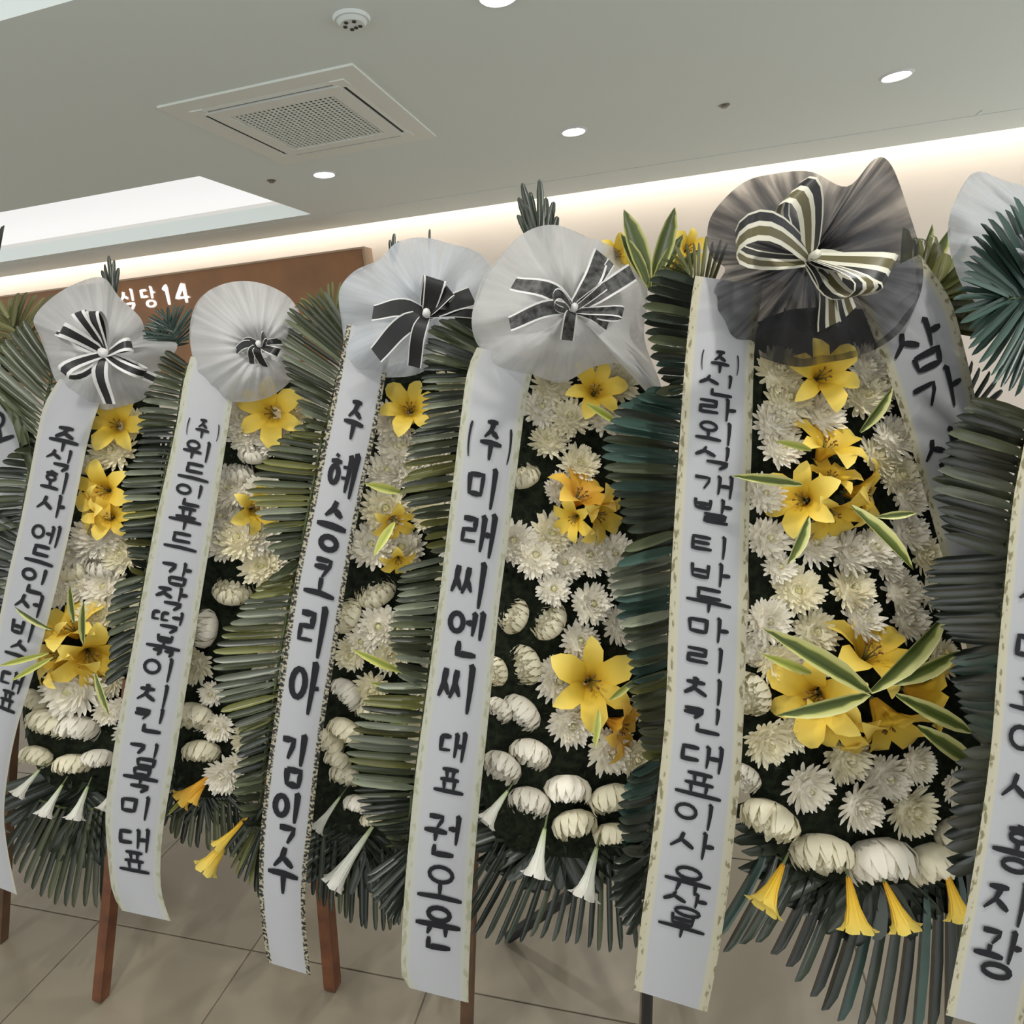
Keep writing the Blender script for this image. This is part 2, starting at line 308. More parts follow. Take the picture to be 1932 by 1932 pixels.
# floor: tiles with real joints
g = Geo(); g.box((CX0, CY0, -.05), (CX1, WALL_Y, -.004)); floor = struct('floor', g, [M_GROUT])
T = .597; tm = Geo(); b = .0015; hw = T/2-.002
tm.add([(-hw, -hw, -.004), (hw, -hw, -.004), (hw, hw, -.004), (-hw, hw, -.004), (-hw, -hw, -b), (hw, -hw, -b), (hw, hw, -b), (-hw, hw, -b), (-hw+b, -hw+b, 0), (hw-b, -hw+b, 0), (hw-b, hw-b, 0), (-hw+b, hw-b, 0)],
       [(8, 9, 10, 11)]+[(k, (k+1) % 4, (k+1) % 4+4, k+4) for k in range(4)]+[(k+4, (k+1) % 4+4, (k+1) % 4+8, k+8) for k in range(4)])
tme = tm.me('tile', [M_TILE])
for i in range(-10, 7):
    for j in range(-6, 9):
        x, y = -.693+T*(i+.5), .62+T*(j-.5)
        if y < WALL_Y-.2: put('tile', tme, floor, Matrix.Translation((x, y, 0)))

# lit coffers: a luminous stretched panel in each
M_PANEL = mat('luminous_panel', (1, .985, .97), .5, emit=.60); M_PANEL.node_tree.nodes['Principled BSDF'].inputs['Base Color'].default_value = (.05, .05, .05, 1)
for n, c, lab in (('a', C1, 'long glowing white ceiling light panel above the wooden sign header'), ('b', C2, 'glowing cream ceiling light panel beside the smoke detector')):
    g = Geo(); g.box((c[0]-.27, c[2]-.27, CEIL+.200), (c[1]+.27, c[3]+.27, CEIL+.215))
    put('ceiling_light_panel', g.me('ceiling_light_panel', [M_PANEL]), label=lab, category='light panel')
# cove strip light above the wall
M_STRIP = mat('cove_strip_light', (1, .95, .90), .5, emit=10.5)
g = Geo(); g.box((CX0+.1, COVE+.015, CEIL+.19), (CX1-.1, COVE+.05, CEIL+.21)); 
put('cove_light_strip', g.me('cove_light_strip', [M_STRIP]), label='hidden warm white light strip along the ceiling edge above the far wall', category='light strip')
# downlights
M_LENS = mat('downlight_lens', (.93, .98, 1), .4, emit=14)
M_RIM = mat('downlight_rim', (.75, .77, .78), .4)
g = Geo(); n = 28
for r0, r1, z0, z1 in ((.075, .062, 0, -.008), (.062, .054, -.008, .0)):
    v = [(r*math.cos(2*math.pi*k/n), r*math.sin(2*math.pi*k/n), z) for r, z in ((r0, z0), (r1, z1)) for k in range(n)]
    g.add(v, [(k, (k+1) % n, (k+1) % n+n, k+n) for k in range(n)])
RIM = g.me('rim', [M_RIM]); g = Geo(); g.disc((0, 0), .056, -.004, -.001, 28); LENS = g.me('lens', [M_LENS])
def downlight(x, y, lab='round recessed white downlight over the aisle in front of the wreaths', power=6):
    r = put('downlight', None, None, Matrix.Translation((x, y, CEIL)), label=lab, category='downlight', group='recessed ceiling downlights')
    put('rim', RIM, r, Matrix.Translation((x, y, CEIL))); put('lens', LENS, r, Matrix.Translation((x, y, CEIL)))
    l = bpy.data.lights.new('downlight_lamp', 'AREA'); l.shape = 'DISK'; l.size = .10; l.energy = power; l.color = (1, .97, .93); l.spread = rad(150)
    put('lamp', l, r, Matrix.Translation((x, y, CEIL-.012)))
for x, lab in ((-1.98, 'small round downlight just past the corner of the air conditioner'), (-.47, 'round downlight above the wreath with checked black bow'), (1.075, 'bright round downlight above the charcoal veiled wreath')): downlight(x, 3.70, lab, 3)
downlight(-.51, 2.27, 'round downlight in the ceiling beside the smoke detector')
downlight(1.05, 2.27)
for x in (-2.0, -.5, 1.05): downlight(x, -.35, power=6)
for x in (-.9, .55): downlight(x, .75)

# cassette air conditioner
ax, ay, hs = -1.605, 2.95, .455
M_AC = mat('air_conditioner_plastic', (.87, .91, .85), .5, .3); M_ACD = mat('air_conditioner_slot', (.05, .05, .045), .7); M_ACG = mat('air_conditioner_grille', (.16, .17, .15), .7)
A = put('ceiling_air_conditioner', None, None, Matrix.Translation((ax, ay, CEIL)), label='square white cassette air conditioner with mesh grille set in ceiling', category='air conditioner')
def acp(name, g, m, par=None): return put(name, g.me(name, [m]), par or A, Matrix.Translation((ax, ay, CEIL)))
g = Geo(); si = .325; zz = -.03
g.box((-hs, -hs, -.008), (hs, -si-.045, .0)); g.box((-hs, si+.045, -.008), (hs, hs, 0)); g.box((-hs, -si-.045, -.008), (-si-.045, si+.045, 0)); g.box((si+.045, -si-.045, -.008), (hs, si+.045, 0)); acp('outer_frame', g, M_AC)
g = Geo(); g.box((-si-.045, -si-.045, -.004), (si+.045, si+.045, -.001)); acp('slot_recess', g, M_ACD)
for a in range(4):
    g = Geo(); L = si-.02; g.add([(-L, -si-.044, -.008), (L, -si-.044, -.008), (L, -si-.020, -.012), (-L, -si-.020, -.012), (-L, -si-.044, -.004), (L, -si-.044, -.004), (L, -si-.020, -.008), (-L, -si-.020, -.008)], [(0, 3, 2, 1), (4, 5, 6, 7), (0, 1, 5, 4), (1, 2, 6, 5), (2, 3, 7, 6), (3, 0, 4, 7)])
    R4 = Matrix.Rotation(a*math.pi/2, 4, 'Z'); put('louver', g.me('louver', [M_AC]), A, Matrix.Translation((ax, ay, CEIL)) @ R4)
g = Geo(); q = .255
g.box((-si, -si, -.014), (si, -q, -.005)); g.box((-si, q, -.014), (si, si, -.005)); g.box((-si, -q, -.014), (-q, q, -.005)); g.box((q, -q, -.014), (si, q, -.005)); 
for sx in (-1, 1):
    for sy in (-1, 1): g.box((min(sx*(si-.02), sx*(si+.044)), min(sy*(si-.02), sy*(si+.044)), -.012), (max(sx*(si-.02), sx*(si+.044)), max(sy*(si-.02), sy*(si+.044)), -.006))
acp('inner_panel', g, M_AC)
g = Geo(); g.box((-q, -q, -.006), (q, q, -.004)); grille = acp('grille', g, M_ACG)
g = Geo(); N = 22
for k in range(N):
    x = -q+(k+.5)*2*q/N; g.box((x-.0036, -q, -.012), (x+.0036, q, -.008)); g.box((-q, x-.0028, -.011), (q, x+.0028, -.008))
o = acp('grille_mesh', g, M_AC, grille); o['kind'] = 'stuff'

# smoke detector and sprinklers
x, y = -1.0, 2.21
D = put('smoke_detector', None, None, Matrix.Translation((x, y, CEIL)), label='round white smoke detector with dark vents on ceiling', category='smoke detector')
g = Geo(); g.disc((0, 0), .058, -.010, 0, 32, 0, .062); g.disc((0, 0), .040, -.020, -.010, 32, 0, .050); put('housing', g.me('housing', [M_CEIL]), D, Matrix.Translation((x, y, CEIL)))
for a, r_ in ((-.4, .026), (.35, .018), (1.1, .026), (2.2, .026), (3.3, .026), (4.4, .026)):
    g = Geo(); g.disc((0, 0), .007, -.023, -.0195, 10); put('vent', g.me('vent', [M_ACD]), D, Matrix.Translation((x+r_*math.cos(a+1), y+r_*math.sin(a+1), CEIL)))
for x, y, lab in ((-2.31, 3.65, 'tiny dark metal sprinkler head between the light panel and a downlight'), (.30, 3.70, 'tiny dark metal sprinkler head between two downlights over the wreaths')):
    S = put('sprinkler_head', None, None, Matrix.Translation((x, y, CEIL)), label=lab, category='sprinkler', group='ceiling sprinkler heads')
    g = Geo(); g.disc((0, 0), .026, -.004, 0, 18); put('escutcheon', g.me('escutcheon', [mat('sprinkler_metal', (.25, .24, .22), .4, metal=.6)]), S, Matrix.Translation((x, y, CEIL)))
    g = Geo(); g.disc((0, 0), .008, -.010, -.004, 10); g.disc((0, 0), .015, -.013, -.010, 14); put('deflector', g.me('deflector', [MAT['sprinkler_metal']]), S, Matrix.Translation((x, y, CEIL)))

# wooden header with the room number
M_HDR = mat('header_wood', (.33, .155, .065), .5, .3, noise=.7, nscale=3, col2=(.22, .12, .06))
M_SIGN = mat('sign_letter_white', (.9, .9, .9), .5, emit=.5)
hx1, hy = -2.42, 4.99
S = put('room_sign', None, None, Matrix.Translation((-4.6, hy, 2.0)), label='long brown wooden header board with white room number 14', category='sign')
g = Geo(); g.box((-7.6, hy, 1.78), (hx1, hy+.12, 2.64)); put('board', g.me('board', [M_HDR]), S)
g = Geo(); g.box((-7.6, hy-.012, 2.64), (hx1+.02, hy+.13, 2.655)); g.box((hx1, hy-.012, 1.78), (hx1+.02, hy+.13, 2.64)); put('edge_trim', g.me('edge_trim', [mat('header_trim', (.42, .30, .20), .5)]), S)
for ch, x0, w in (('식', -4.93, .17), ('당', -4.70, .17), ('1', -4.46, .11), ('4', -4.32, .16)):
    g = Geo()
    for s in syllable(ch):
        v, f = stroke_poly(s, .16 if ch in '14' else .10, w/.17)
        top = [(x0+u*w, hy-.02, 2.385+t*.17) for u, t in v]; bot = [(a, hy-.001, c) for a, _, c in top]; nn = len(v)
        g.add(top+bot, f+[(q[0], q[3], q[3]+nn, q[0]+nn) for q in f]+[(q[1], q[1]+nn, q[2]+nn, q[2]) for q in f])
    put('letter', g.me('letter', [M_SIGN]), S)

# ------------------------------------------------------------------ flower and leaf meshes shared by all wreaths
def petal(rows, mats):          # rows = [(r, z, halfwidth)], petal grows along +Y
    v = []; uv = []
    for i, (r, z, w) in enumerate(rows):
        for k, s in enumerate((-1, 0, 1)): v.append((s*w, r, z+abs(s)*w*.35)); uv.append((k/2, i/(len(rows)-1)))
    return mesh('petal', v, grid_faces(len(rows), 3), mats, None, uv)
def make_chrys(seed, mw, full=1.0, core=(.55, .30), heart=True, rings=None):
    rnd = random.Random(seed); g = Geo()
    for cnt, L, el, w in rings or ((26, 1.0, -2, .088), (25, .98, 13, .088), (23, .93, 27, .086), (20, .86, 41, .084), (16, .75, 55, .08), (11, .62, 69, .075), (7, .5, 84, .07)):
        ph = rnd.random()*6
        for k in range(cnt):
            a = ph+2*math.pi*k/cnt+rnd.uniform(-.12, .12); e = rad(el+rnd.uniform(-9, 9)); l = L*rnd.uniform(.84, 1.08)*full; rows = []
            for t, ww in ((.12, .5), (.55, 1), (.85, .85), (1, .25)):
                ee = e+rad(26)*(t-.5); r = l*t*math.cos(ee); z = l*t*math.sin(ee)*.8; rows.append((r, z, w*ww))
            ca, sa = math.cos(a), math.sin(a); v = []
            for r, z, hw_ in rows:
                for s in (-1, 1): v.append((r*ca-s*hw_*sa, r*sa+s*hw_*ca, z))
            g.add(v, grid_faces(4, 2))
    R_, hz = core; n = 12; v = [(0, 0, hz)]
    for i in range(1, 5):
        a = i*math.pi/8; v += [(R_*math.sin(a)*math.cos(2*math.pi*k/n), R_*math.sin(a)*math.sin(2*math.pi*k/n), hz*math.cos(a)) for k in range(n)]
    g.add(v, [(0, 1+k, 1+(k+1) % n) for k in range(n)]+[(1+i*n+k, 1+(i+1)*n+k, 1+(i+1)*n+(k+1) % n, 1+i*n+(k+1) % n) for i in range(3) for k in range(n)])
    if heart: g.disc((0, 0), .16, hz*.9, hz+.10, 8, 1, .08)
    return g.me('chrysanthemum', [mw, M_CHRYSC], smooth=True)
def make_bloom(seed, mw):
    rnd = random.Random(seed); g = Geo()
    for cnt, sc_, sh in ((15, 1.0, 0), (15, .93, .10), (13, .80, .20), (10, .62, .26)):
        ph = rnd.random()*6
        for k in range(cnt):
            a = ph+2*math.pi*k/cnt+rnd.uniform(-.08, .08); ca, sa = math.cos(a), math.sin(a); v = []; e = rnd.uniform(-.08, .16)
            for r, z, w in ((.06, -.40, .06), (.45, -.36, .14), (.82, -.16, .19), (.98, .12, .17), (.95, .34+e, .11), (.86, .50+e, .03)):
                r *= sc_; z = z*sc_+sh
                for q in (-1, 1): v.append((r*ca-q*w*sa, r*sa+q*w*ca, z))
            g.add(v, grid_faces(6, 2))
    n = 14; v = [(0, 0, -.36)]; L = 7
    for i in range(1, L):
        a = i*math.pi/L; v += [(.84*math.sin(a)*math.cos(2*math.pi*k/n), .84*math.sin(a)*math.sin(2*math.pi*k/n), .04-.40*math.cos(a)) for k in range(n)]
    v.append((0, 0, .44)); e = len(v)-1
    g.add(v, [(0, 1+(k+1) % n, 1+k) for k in range(n)]+[(1+i*n+k, 1+i*n+(k+1) % n, 1+(i+1)*n+(k+1) % n, 1+(i+1)*n+k) for i in range(L-2) for k in range(n)]+[(e, 1+(L-2)*n+k, 1+(L-2)*n+(k+1) % n) for k in range(n)])
    for ring, r0, z0 in ((12, .62, .30), (9, .38, .40), (6, .16, .44)):
        for k in range(ring):
            a = 2*math.pi*k/ring+rnd.random()*.4; ca, sa = math.cos(a), math.sin(a); pv = []
            for r, z, w in ((r0, z0-.06, .10), (r0+.14, z0+.08, .11), (r0+.10, z0+.20, .03)):
                for q in (-1, 1): pv.append((r*ca-q*w*sa, r*sa+q*w*ca, z))
            g.add(pv, grid_faces(3, 2))
    return g.me('chrysanthemum', [mw], smooth=True)
BLOOM = [make_bloom(11+k, M_CHRYS[k % 2]) for k in range(2)]
CHRYS = [make_chrys(1, M_CHRYS[0]), make_chrys(2, M_CHRYS[0]), make_chrys(3, M_CHRYS[1]), make_chrys(4, M_CHRYS[0], .92)]
OPEN = [(.04, -.55, .05), (.16, -.25, .16), (.38, -.03, .27), (.68, .10, .285), (.9, .06, .17), (1.02, .0, .02)]
OPENN = [(.04, -.55, .04), (.16, -.25, .13), (.38, -.04, .22), (.66, .06, .215), (.86, .0, .12), (.97, -.08, .015)]
TRUMP = [(.035, .0, .035), (.07, .25, .06), (.11, .55, .09), (.19, .80, .15), (.32, .95, .15), (.44, 1.0, .02)]
PET = {}
for key, m_ in (('y', M_LILY), ('o', M_LILYO), ('w', M_LILYW)): PET[key] = (petal(OPEN, [m_]), petal(OPENN, [m_]), petal(TRUMP, [m_]))
g = Geo(); g.tube([(0, 0, -.62), (0, 0, -.5), (0, 0, -.42)], [.03, .07, .05], 6, 0)
for k in range(6):
    a = k*math.pi/3+.3; g.tube([(0, 0, -.45), (.07*math.cos(a), .07*math.sin(a), -.15), (.14*math.cos(a), .14*math.sin(a), .02)], [.012, .012, .01], 4, 0)
    g.tube([(.11*math.cos(a), .11*math.sin(a), .02), (.18*math.cos(a), .18*math.sin(a), .05)], [.022, .022], 5, 1)
THROAT = g.me('lily', [M_STEM, M_STAMEN], smooth=True)
g = Geo(); g.tube([(0, 0, -.28), (0, 0, -.02), (0, 0, .04)], [.025, .035, .05], 6, 0); g.tube([(0, 0, 0), (0, 0, .8)], [.012, .012], 4, 0); TRTUBE = g.me('lily', [M_STEM], smooth=True)
def leaf_mesh(name, prof, fold, curl, m_):
    v = []; uv = []; n = len(prof)
    for i, (t, w) in enumerate(prof):
        for k, s in enumerate((-1, 0, 1)): v.append((s*w/2, t, abs(s)*w*fold-curl*t*t)); uv.append((k/2, t))
    return mesh(name, v, grid_faces(n, 3), [m_], None, uv)
LP = [(0, .45), (.15, .85), (.5, 1), (.84, .90), (.96, .55), (1, .12)]       # leaflets are about one unit wide and long, scaled per leaf
LEAFLET = {k: leaf_mesh('leaflet', LP, .42, .06, m_) for k, m_ in M_FERN.items()}
LVP = [(0, .2), (.12, .55), (.35, .95), (.55, 1), (.75, .78), (.92, .32), (1, .02)]
VLEAF = leaf_mesh('leaf', LVP, .18, .08, M_LEAF); PLEAF = leaf_mesh('leaf', LVP, .18, .08, M_LEAFP); DLEAF = leaf_mesh('leaf', LVP, .18, .08, M_LEAFD)

# ------------------------------------------------------------------ wreath builder
LEAN = rad(15); YAW = rad(22)
def interp(pts, t):            # polyline by fraction of its length
    seg = [math.dist(a, b) for a, b in zip(pts, pts[1:])]; tot = sum(seg); d = t*tot
    for (a, b), s in zip(zip(pts, pts[1:]), seg):
        if d <= s or b == pts[-1]: k = d/s if s else 0; return (a[0]+(b[0]-a[0])*k, a[1]+(b[1]-a[1])*k)
        d -= s
def smooth_poly(pts, closed=True, sub=6):
    out = []; n = len(pts)
    for i in range(n if closed else n-1):
        p = [pts[(i+j) % n] if closed else pts[min(max(i+j, 0), n-1)] for j in (-1, 0, 1, 2)]
        for k in range(sub):
            t = k/sub; out.append(tuple(.5*(2*p[1][c]+(p[2][c]-p[0][c])*t+(2*p[0][c]-5*p[1][c]+4*p[2][c]-p[3][c])*t*t+(3*p[1][c]-p[0][c]-3*p[2][c]+p[3][c])*t**3) for c in (0, 1)))
    if not closed: out.append(tuple(pts[-1]))
    return out
class Wreath:
    def __init__(s, X, Y, label, yaw=YAW, lean=LEAN, center=(0, 0)):
        s.h = Vector((math.cos(yaw), math.sin(yaw), 0)); nh = Vector((math.sin(yaw), -math.cos(yaw), 0))
        s.v = Vector((0, 0, math.cos(lean)))-nh*math.sin(lean); s.n = s.h.cross(s.v); s.O = Vector((X, Y, 0)); s.c = center
        s.root = put('funeral_wreath', None, None, Matrix.Translation(s.O), label=label, category='wreath', group='condolence wreaths in a row')
        s.flowers = []
    def P(s, px, py, d=0.0):
        r = pix(px, py); return EYE+r*(((s.O-EYE).dot(s.n)+d)/r.dot(s.n))
    def mpp(s, px, py, d=0.0): return (s.P(px, py, d)-EYE).dot(FW)/F
    def dirpx(s, px, py, ang): return (s.P(px+60*math.cos(rad(ang)), py+60*math.sin(rad(ang)))-s.P(px, py)).normalized()
    def out_dir(s, px, py): return s.dirpx(px, py, math.degrees(math.atan2(py-s.c[1], px-s.c[0])))
    def chrys(s, x, y, r, side=0, d=None):
        s.flowers.append((x, y, r))
        d = (.075+random.uniform(-.01, .012)) if d is None else d
        o = s.out_dir(x, y)
        z = s.n*(.5 if side else 1.0)+o*(1.0 if side else .22)+Vector((random.uniform(-.15, .15), 0, random.uniform(-.05, .2)))
        if side: d -= .02
        put('chrysanthemum', random.choice(BLOOM if side else CHRYS), s.root, facing(z, s.P(x, y, d), r*s.mpp(x, y, d)*(1.1 if side else 1.22), random.random()*6))
    def lily(s, x, y, r, ang=None, key='y', d=.12, tilt=.8, spin=None):
        s.flowers.append((x, y, r*.8))
        z = s.n.copy()
        if ang is not None: z = s.n*(1-.35*tilt)+s.dirpx(x, y, ang)*tilt
        else: z = z+Vector((random.uniform(-.15, .15), 0, random.uniform(-.1, .2)))
        M = facing(z, s.P(x, y, d), r*s.mpp(x, y, d)*1.18, random.random()*6 if spin is None else spin)
        l = put('lily', THROAT, s.root, M)
        for k in range(6):
            put('petal', PET[key][k % 2], l, M @ Matrix.Rotation(k*math.pi/3, 4, 'Z') @ Matrix.Rotation(random.uniform(-.12, .12), 4, 'X'))
    def trumpet(s, b, f, key='y', d=.06, wide=1.0):
        B = s.P(*b, d); E_ = s.P(*f, d+.03); z = E_-B; L = z.length
        M = facing(z, B, L, random.random()*6) @ Matrix.Diagonal((wide, wide, 1, 1))
        l = put('lily', TRTUBE, s.root, M)
        for k in range(6): put('petal', PET[key][2], l, M @ Matrix.Rotation(k*math.pi/3, 4, 'Z'))
    def leaf(s, b, t, w, d=.15, dt=.03, pale=False, dark=False):
        B = s.P(*b, d); E_ = s.P(*t, d+dt); L = (E_-B).length
        put('variegated_leaf', DLEAF if dark else PLEAF if pale else VLEAF, s.root, frame(E_-B, s.n+s.h*random.uniform(-.3, .3), B, w*.86*s.mpp(*b, d), L, L*.5))
    def fan(s, B, ang, L, n=11, spread=88, kind='green', d=.02, w=None, asp=1.0, jit=.06, rise=.05, back=.0):
        """a trimmed cycad frond: midrib from B towards ang, leaflets both sides cut to a rounded fan"""
        a0 = rad(ang); ux, uy = math.cos(a0), math.sin(a0)
        rib = [(B[0]+ux*L*t*.62, B[1]+uy*L*t*.62) for t in (0, .33, .66, 1)]
        pts = [s.P(*p, d+rise*i/3-.004) for i, p in enumerate(rib)]; mp = s.mpp(*B, d)
        O = pts[0].copy(); g = Geo(); g.tube([p-O for p in pts], [mp*L*.022, mp*L*.018, mp*L*.014, mp*L*.008], 5)
        fr = put('cycad_frond', g.me('cycad_frond', [M_STEM], smooth=True), s.root, Matrix.Translation(O))
        w = w or L*math.pi*(spread/90)/(2*n+1)*.58
        for j in range(n+1):
            t = j/n
            for sd in ((-1, 1) if j < n else (0,)):
                off = spread*(1-t)**.9*sd; a = a0+rad(off)
                rt = .60*L*(t**1.1); x, y = B[0]+ux*rt, B[1]+uy*rt
                # leaflet end on the rounded outline
                oc, os_ = math.cos(rad(off)), math.sin(rad(abs(off))); end = L*(1-.18*os_*(1-asp)-(1-asp)*.5*os_)*(1+random.uniform(-jit, jit))
                ex, ey = B[0]+math.cos(a)*end, B[1]+math.sin(a)*end
                jj = random.uniform(-3, 3); ex += jj; ey += random.uniform(-3, 3)
                dd = d+rise*t*.9+random.uniform(-.006, .006)
                R_ = s.P(x, y, dd); E_ = s.P(ex, ey, dd+random.uniform(0, .03)-back)
                l = (E_-R_).length
                put('leaflet', LEAFLET[kind], fr, frame(E_-R_, s.n+s.v*random.uniform(-.1, .5)+s.h*random.uniform(-.3, .3), R_, w*s.mpp(x, y, dd)*random.uniform(.85, 1.1), l, w*s.mpp(x, y, dd)*1.3))
        return fr
    def comb(s, rach, tips, n=12, kinds=('green',), d=.03, w=.94, rise=.03, other=.45):
        """a cycad frond whose midrib runs behind the sash: leaflets leave it side by side towards a trimmed outline"""
        rs, ts = smooth_poly(rach, False, 4), smooth_poly(tips, False, 4); n = int(n*1.3)
        pts = [s.P(*interp(rs, t), d-.004) for t in (0, .25, .5, .75, 1)]; O = pts[0].copy(); mp = s.mpp(*rach[0], d)
        g = Geo(); g.tube([p-O for p in pts], [mp*3]*5, 5); fr = put('cycad_frond', g.me('cycad_frond', [M_STEM], smooth=True), s.root, Matrix.Translation(O))
        for i in range(n):
            t = i/(n-1); a = interp(rs, t); b = interp(ts, t); b = (b[0]+random.uniform(-4, 4), b[1]+random.uniform(-3, 3))
            t2 = min(1, t+1/(n-1)); t1 = max(0, t-1/(n-1)); sp = (math.dist(interp(rs, t1), interp(rs, t2))+math.dist(interp(ts, t1), interp(ts, t2)))/4/(1 if 0 < t < 1 else .5)
            dd = d+random.uniform(-.008, .008); A = s.P(*a, dd); B = s.P(*b, dd+rise+random.uniform(-.015, .015)); L = (B-A).length
            N = s.n+s.v*random.uniform(-.1, .35)+s.h*random.uniform(-.2, .2); k = random.choice(kinds)
            put('leaflet', LEAFLET[k], fr, frame(B-A, N, A, sp*w*mp, L, sp*mp*1.5))
            if other:
                C = A-(B-A)*other+s.n*-.02; C = A+(s.h*1.0+s.v*random.uniform(-.1, .4)).normalized()*(B-A).length*other-s.n*.02; L2 = (C-A).length
                put('leaflet', LEAFLET[k], fr, frame(C-A, N, A, sp*w*mp*.8, L2, sp*mp*1.2))
    def plume(s, B, tips, w, kind='dark', d=.0):
        for t in tips:
            P0, P1 = s.P(*B, d), s.P(*t, d); L = (P1-P0).length
            if not hasattr(s, 'pl'):
                g = Geo(); g.tube([(0, 0, 0), (P1-P0)*.5], [.004, .002], 5); s.pl = put('cycad_frond', g.me('cycad_frond', [M_STEM]), s.root, Matrix.Translation(P0))
            put('leaflet', LEAFLET[kind], s.pl, frame(P1-P0, s.n+s.h*random.uniform(-.4, .4), P0, w*s.mpp(*B, d), L, w*s.mpp(*B, d)))
    def body(s, top, bot, hws, thick=.06, d=-.01):
        N = len(hws)-1; axv = (bot[0]-top[0], bot[1]-top[1]); Lr = []; Rr = []
        for i, hw_ in enumerate(hws):
            t = i/N; x, y = top[0]+axv[0]*t, top[1]+axv[1]*t; Lr.append((x-hw_, y)); Rr.append((x+hw_, y))
        s.axis = (top, bot, hws)
        out = smooth_poly(Lr+Rr[::-1], True, 4); n = len(out); O = s.P(*top)
        fr = [s.P(x, y, d+thick*.5)-O for x, y in out]; bk = [s.P(x, y, d-thick*.5)-O for x, y in out]
        c = sum((p for p in fr), Vector())/n
        fr2 = [c+(p-c)*.9+s.n*.025 for p in fr]
        g = Geo(); g.add(fr2+fr+bk, [tuple(range(n)), tuple(range(2*n, 3*n))[::-1]]+[(k+n, k, (k+1) % n, (k+1) % n+n) for k in range(n)]+[(k+2*n, k+n, (k+1) % n+n, (k+1) % n+2*n) for k in range(n)])
        put('foam_body', g.me('foam_body', [M_MOSS]), s.root, Matrix.Translation(O))
        # short dark filler foliage tucked between the flowers
        g = Geo(); rnd = random.Random(int(s.O.x*100))
        for k in range(420):
            t = rnd.random(); i = min(int(t*N), N-1); hw_ = hws[i]+(hws[i+1]-hws[i])*(t*N-i); u = rnd.uniform(-1, 1)
            x, y = top[0]+axv[0]*t+u*hw_*.98, top[1]+axv[1]*t
            p = s.P(x, y, d+thick*.4); q = (s.n*rnd.uniform(.4, 1)+s.h*rnd.uniform(-1, 1)+s.v*rnd.uniform(-1, .8)).normalized()*rnd.uniform(.03, .065)
            sd = q.cross(s.n+s.h*.1).normalized()*rnd.uniform(.004, .009); p -= O
            g.add([p, p+q*.5+sd, p+q, p+q*.5-sd], [(0, 1, 2, 3)])
        put('filler_leaves', g.me('filler_leaves', [M_SPRIG]), s.root, Matrix.Translation(O), kind='stuff')
    def fill(s, hidden, r, step=None):
        """flowers of the wreath that its own sash or the next wreath covers"""
        top, bot, hws = s.axis; N = len(hws)-1; step = step or r*1.9; y = top[1]+r
        while y < bot[1]-r*.5:
            t = (y-top[1])/(bot[1]-top[1]); i = min(int(t*N), N-1); hw_ = hws[i]+(hws[i+1]-hws[i])*(t*N-i); cx = top[0]+(bot[0]-top[0])*t; x = cx-hw_+r*.8
            while x < cx+hw_-r*.6:
                X, Y_ = x+random.uniform(-.2, .2)*r, y+random.uniform(-.2, .2)*r
                if hidden(X, Y_) and all(math.dist((X, Y_), f[:2]) > (r+f[2])*.72 for f in s.flowers): s.chrys(X, Y_, r, 1 if abs(x-cx) > hw_*.75 else 0)
                x += step
            y += step*.9
    def sash(s, left, right, kind, d=.165, dend=None, text=(), curl=.0, rows=44, name='sash_ribbon'):
        cols = 7; V = []; uv = []; dend = d if dend is None else dend; left = smooth_poly(left, False, 4); right = smooth_poly(right, False, 4)
        def at(t, u, off=0.0):
            a, b_ = interp(left, t), interp(right, t); x, y = a[0]+(b_[0]-a[0])*u, a[1]+(b_[1]-a[1])*u
            dd = d+(dend-d)*t*t+.010*math.sin(math.pi*u)+curl*.012*math.sin(9*t+2*u)+off
            return s.P(x, y, dd)
        O = at(0, .5)
        for i in range(rows+1):
            for j in range(cols): V.append(at(i/rows, j/(cols-1))-O); uv.append((j/(cols-1), i/rows))
        me = mesh(name, V, grid_faces(rows+1, cols), [M_SASH[kind]], None, uv)
        o = put(name, me, s.root, Matrix.Translation(O), **({'label': 'long white sash lettered in black brush strokes'} if text else {}))
        if text:
            ts = [i/120 for i in range(121)]; ys = [(interp(left, t)[1]+interp(right, t)[1])/2 for t in ts]
            for ch, yc, hpx, u0, u1 in text:
                tc = min(range(121), key=lambda i: abs(ys[i]-yc)); slope = (ys[min(tc+3, 120)]-ys[max(tc-3, 0)])/((min(tc+3, 120)-max(tc-3, 0))/120); th = hpx/slope; t0 = ts[tc]-(ys[tc]-yc)/slope-th/2
                wpx = math.dist(interp(left, ts[tc]), interp(right, ts[tc]))*(u1-u0)
                sw = .15 if hpx < 60 else .122; g = Geo()
                if ch in '()': sw = .05
                for st in syllable(ch):
                    v, f = stroke_poly(st, sw, wpx/hpx)
                    g.add([at(t0+(1-b_)*th, u0+a*(u1-u0), .0025)-O for a, b_ in v], f)
                put('letter', g.me('letter', [M_INK]), o, Matrix.Translation(O))
        return o
    def tulle(s, outline, knot, m_, d=.14, bulge=.10, pleats=17, seed=0, name='tulle_wrap', depth=.09, label=None, amp=.010):
        out = smooth_poly(outline, True, 6); n = len(out); R_ = 12; rnd = random.Random(seed); ph = [rnd.random()*6 for _ in range(4)]
        O = s.P(*knot, d); V = []; UV = []; dist0 = [math.dist(p, knot) for p in out]
        def wav(k, t):
            a = 2*math.pi*k/n
            return math.sin(pleats*a+ph[0])*.55+math.sin((pleats*1.7)*a+ph[1]+2*t)*.3+math.sin(7*a+ph[2]-1.5*t)*.5
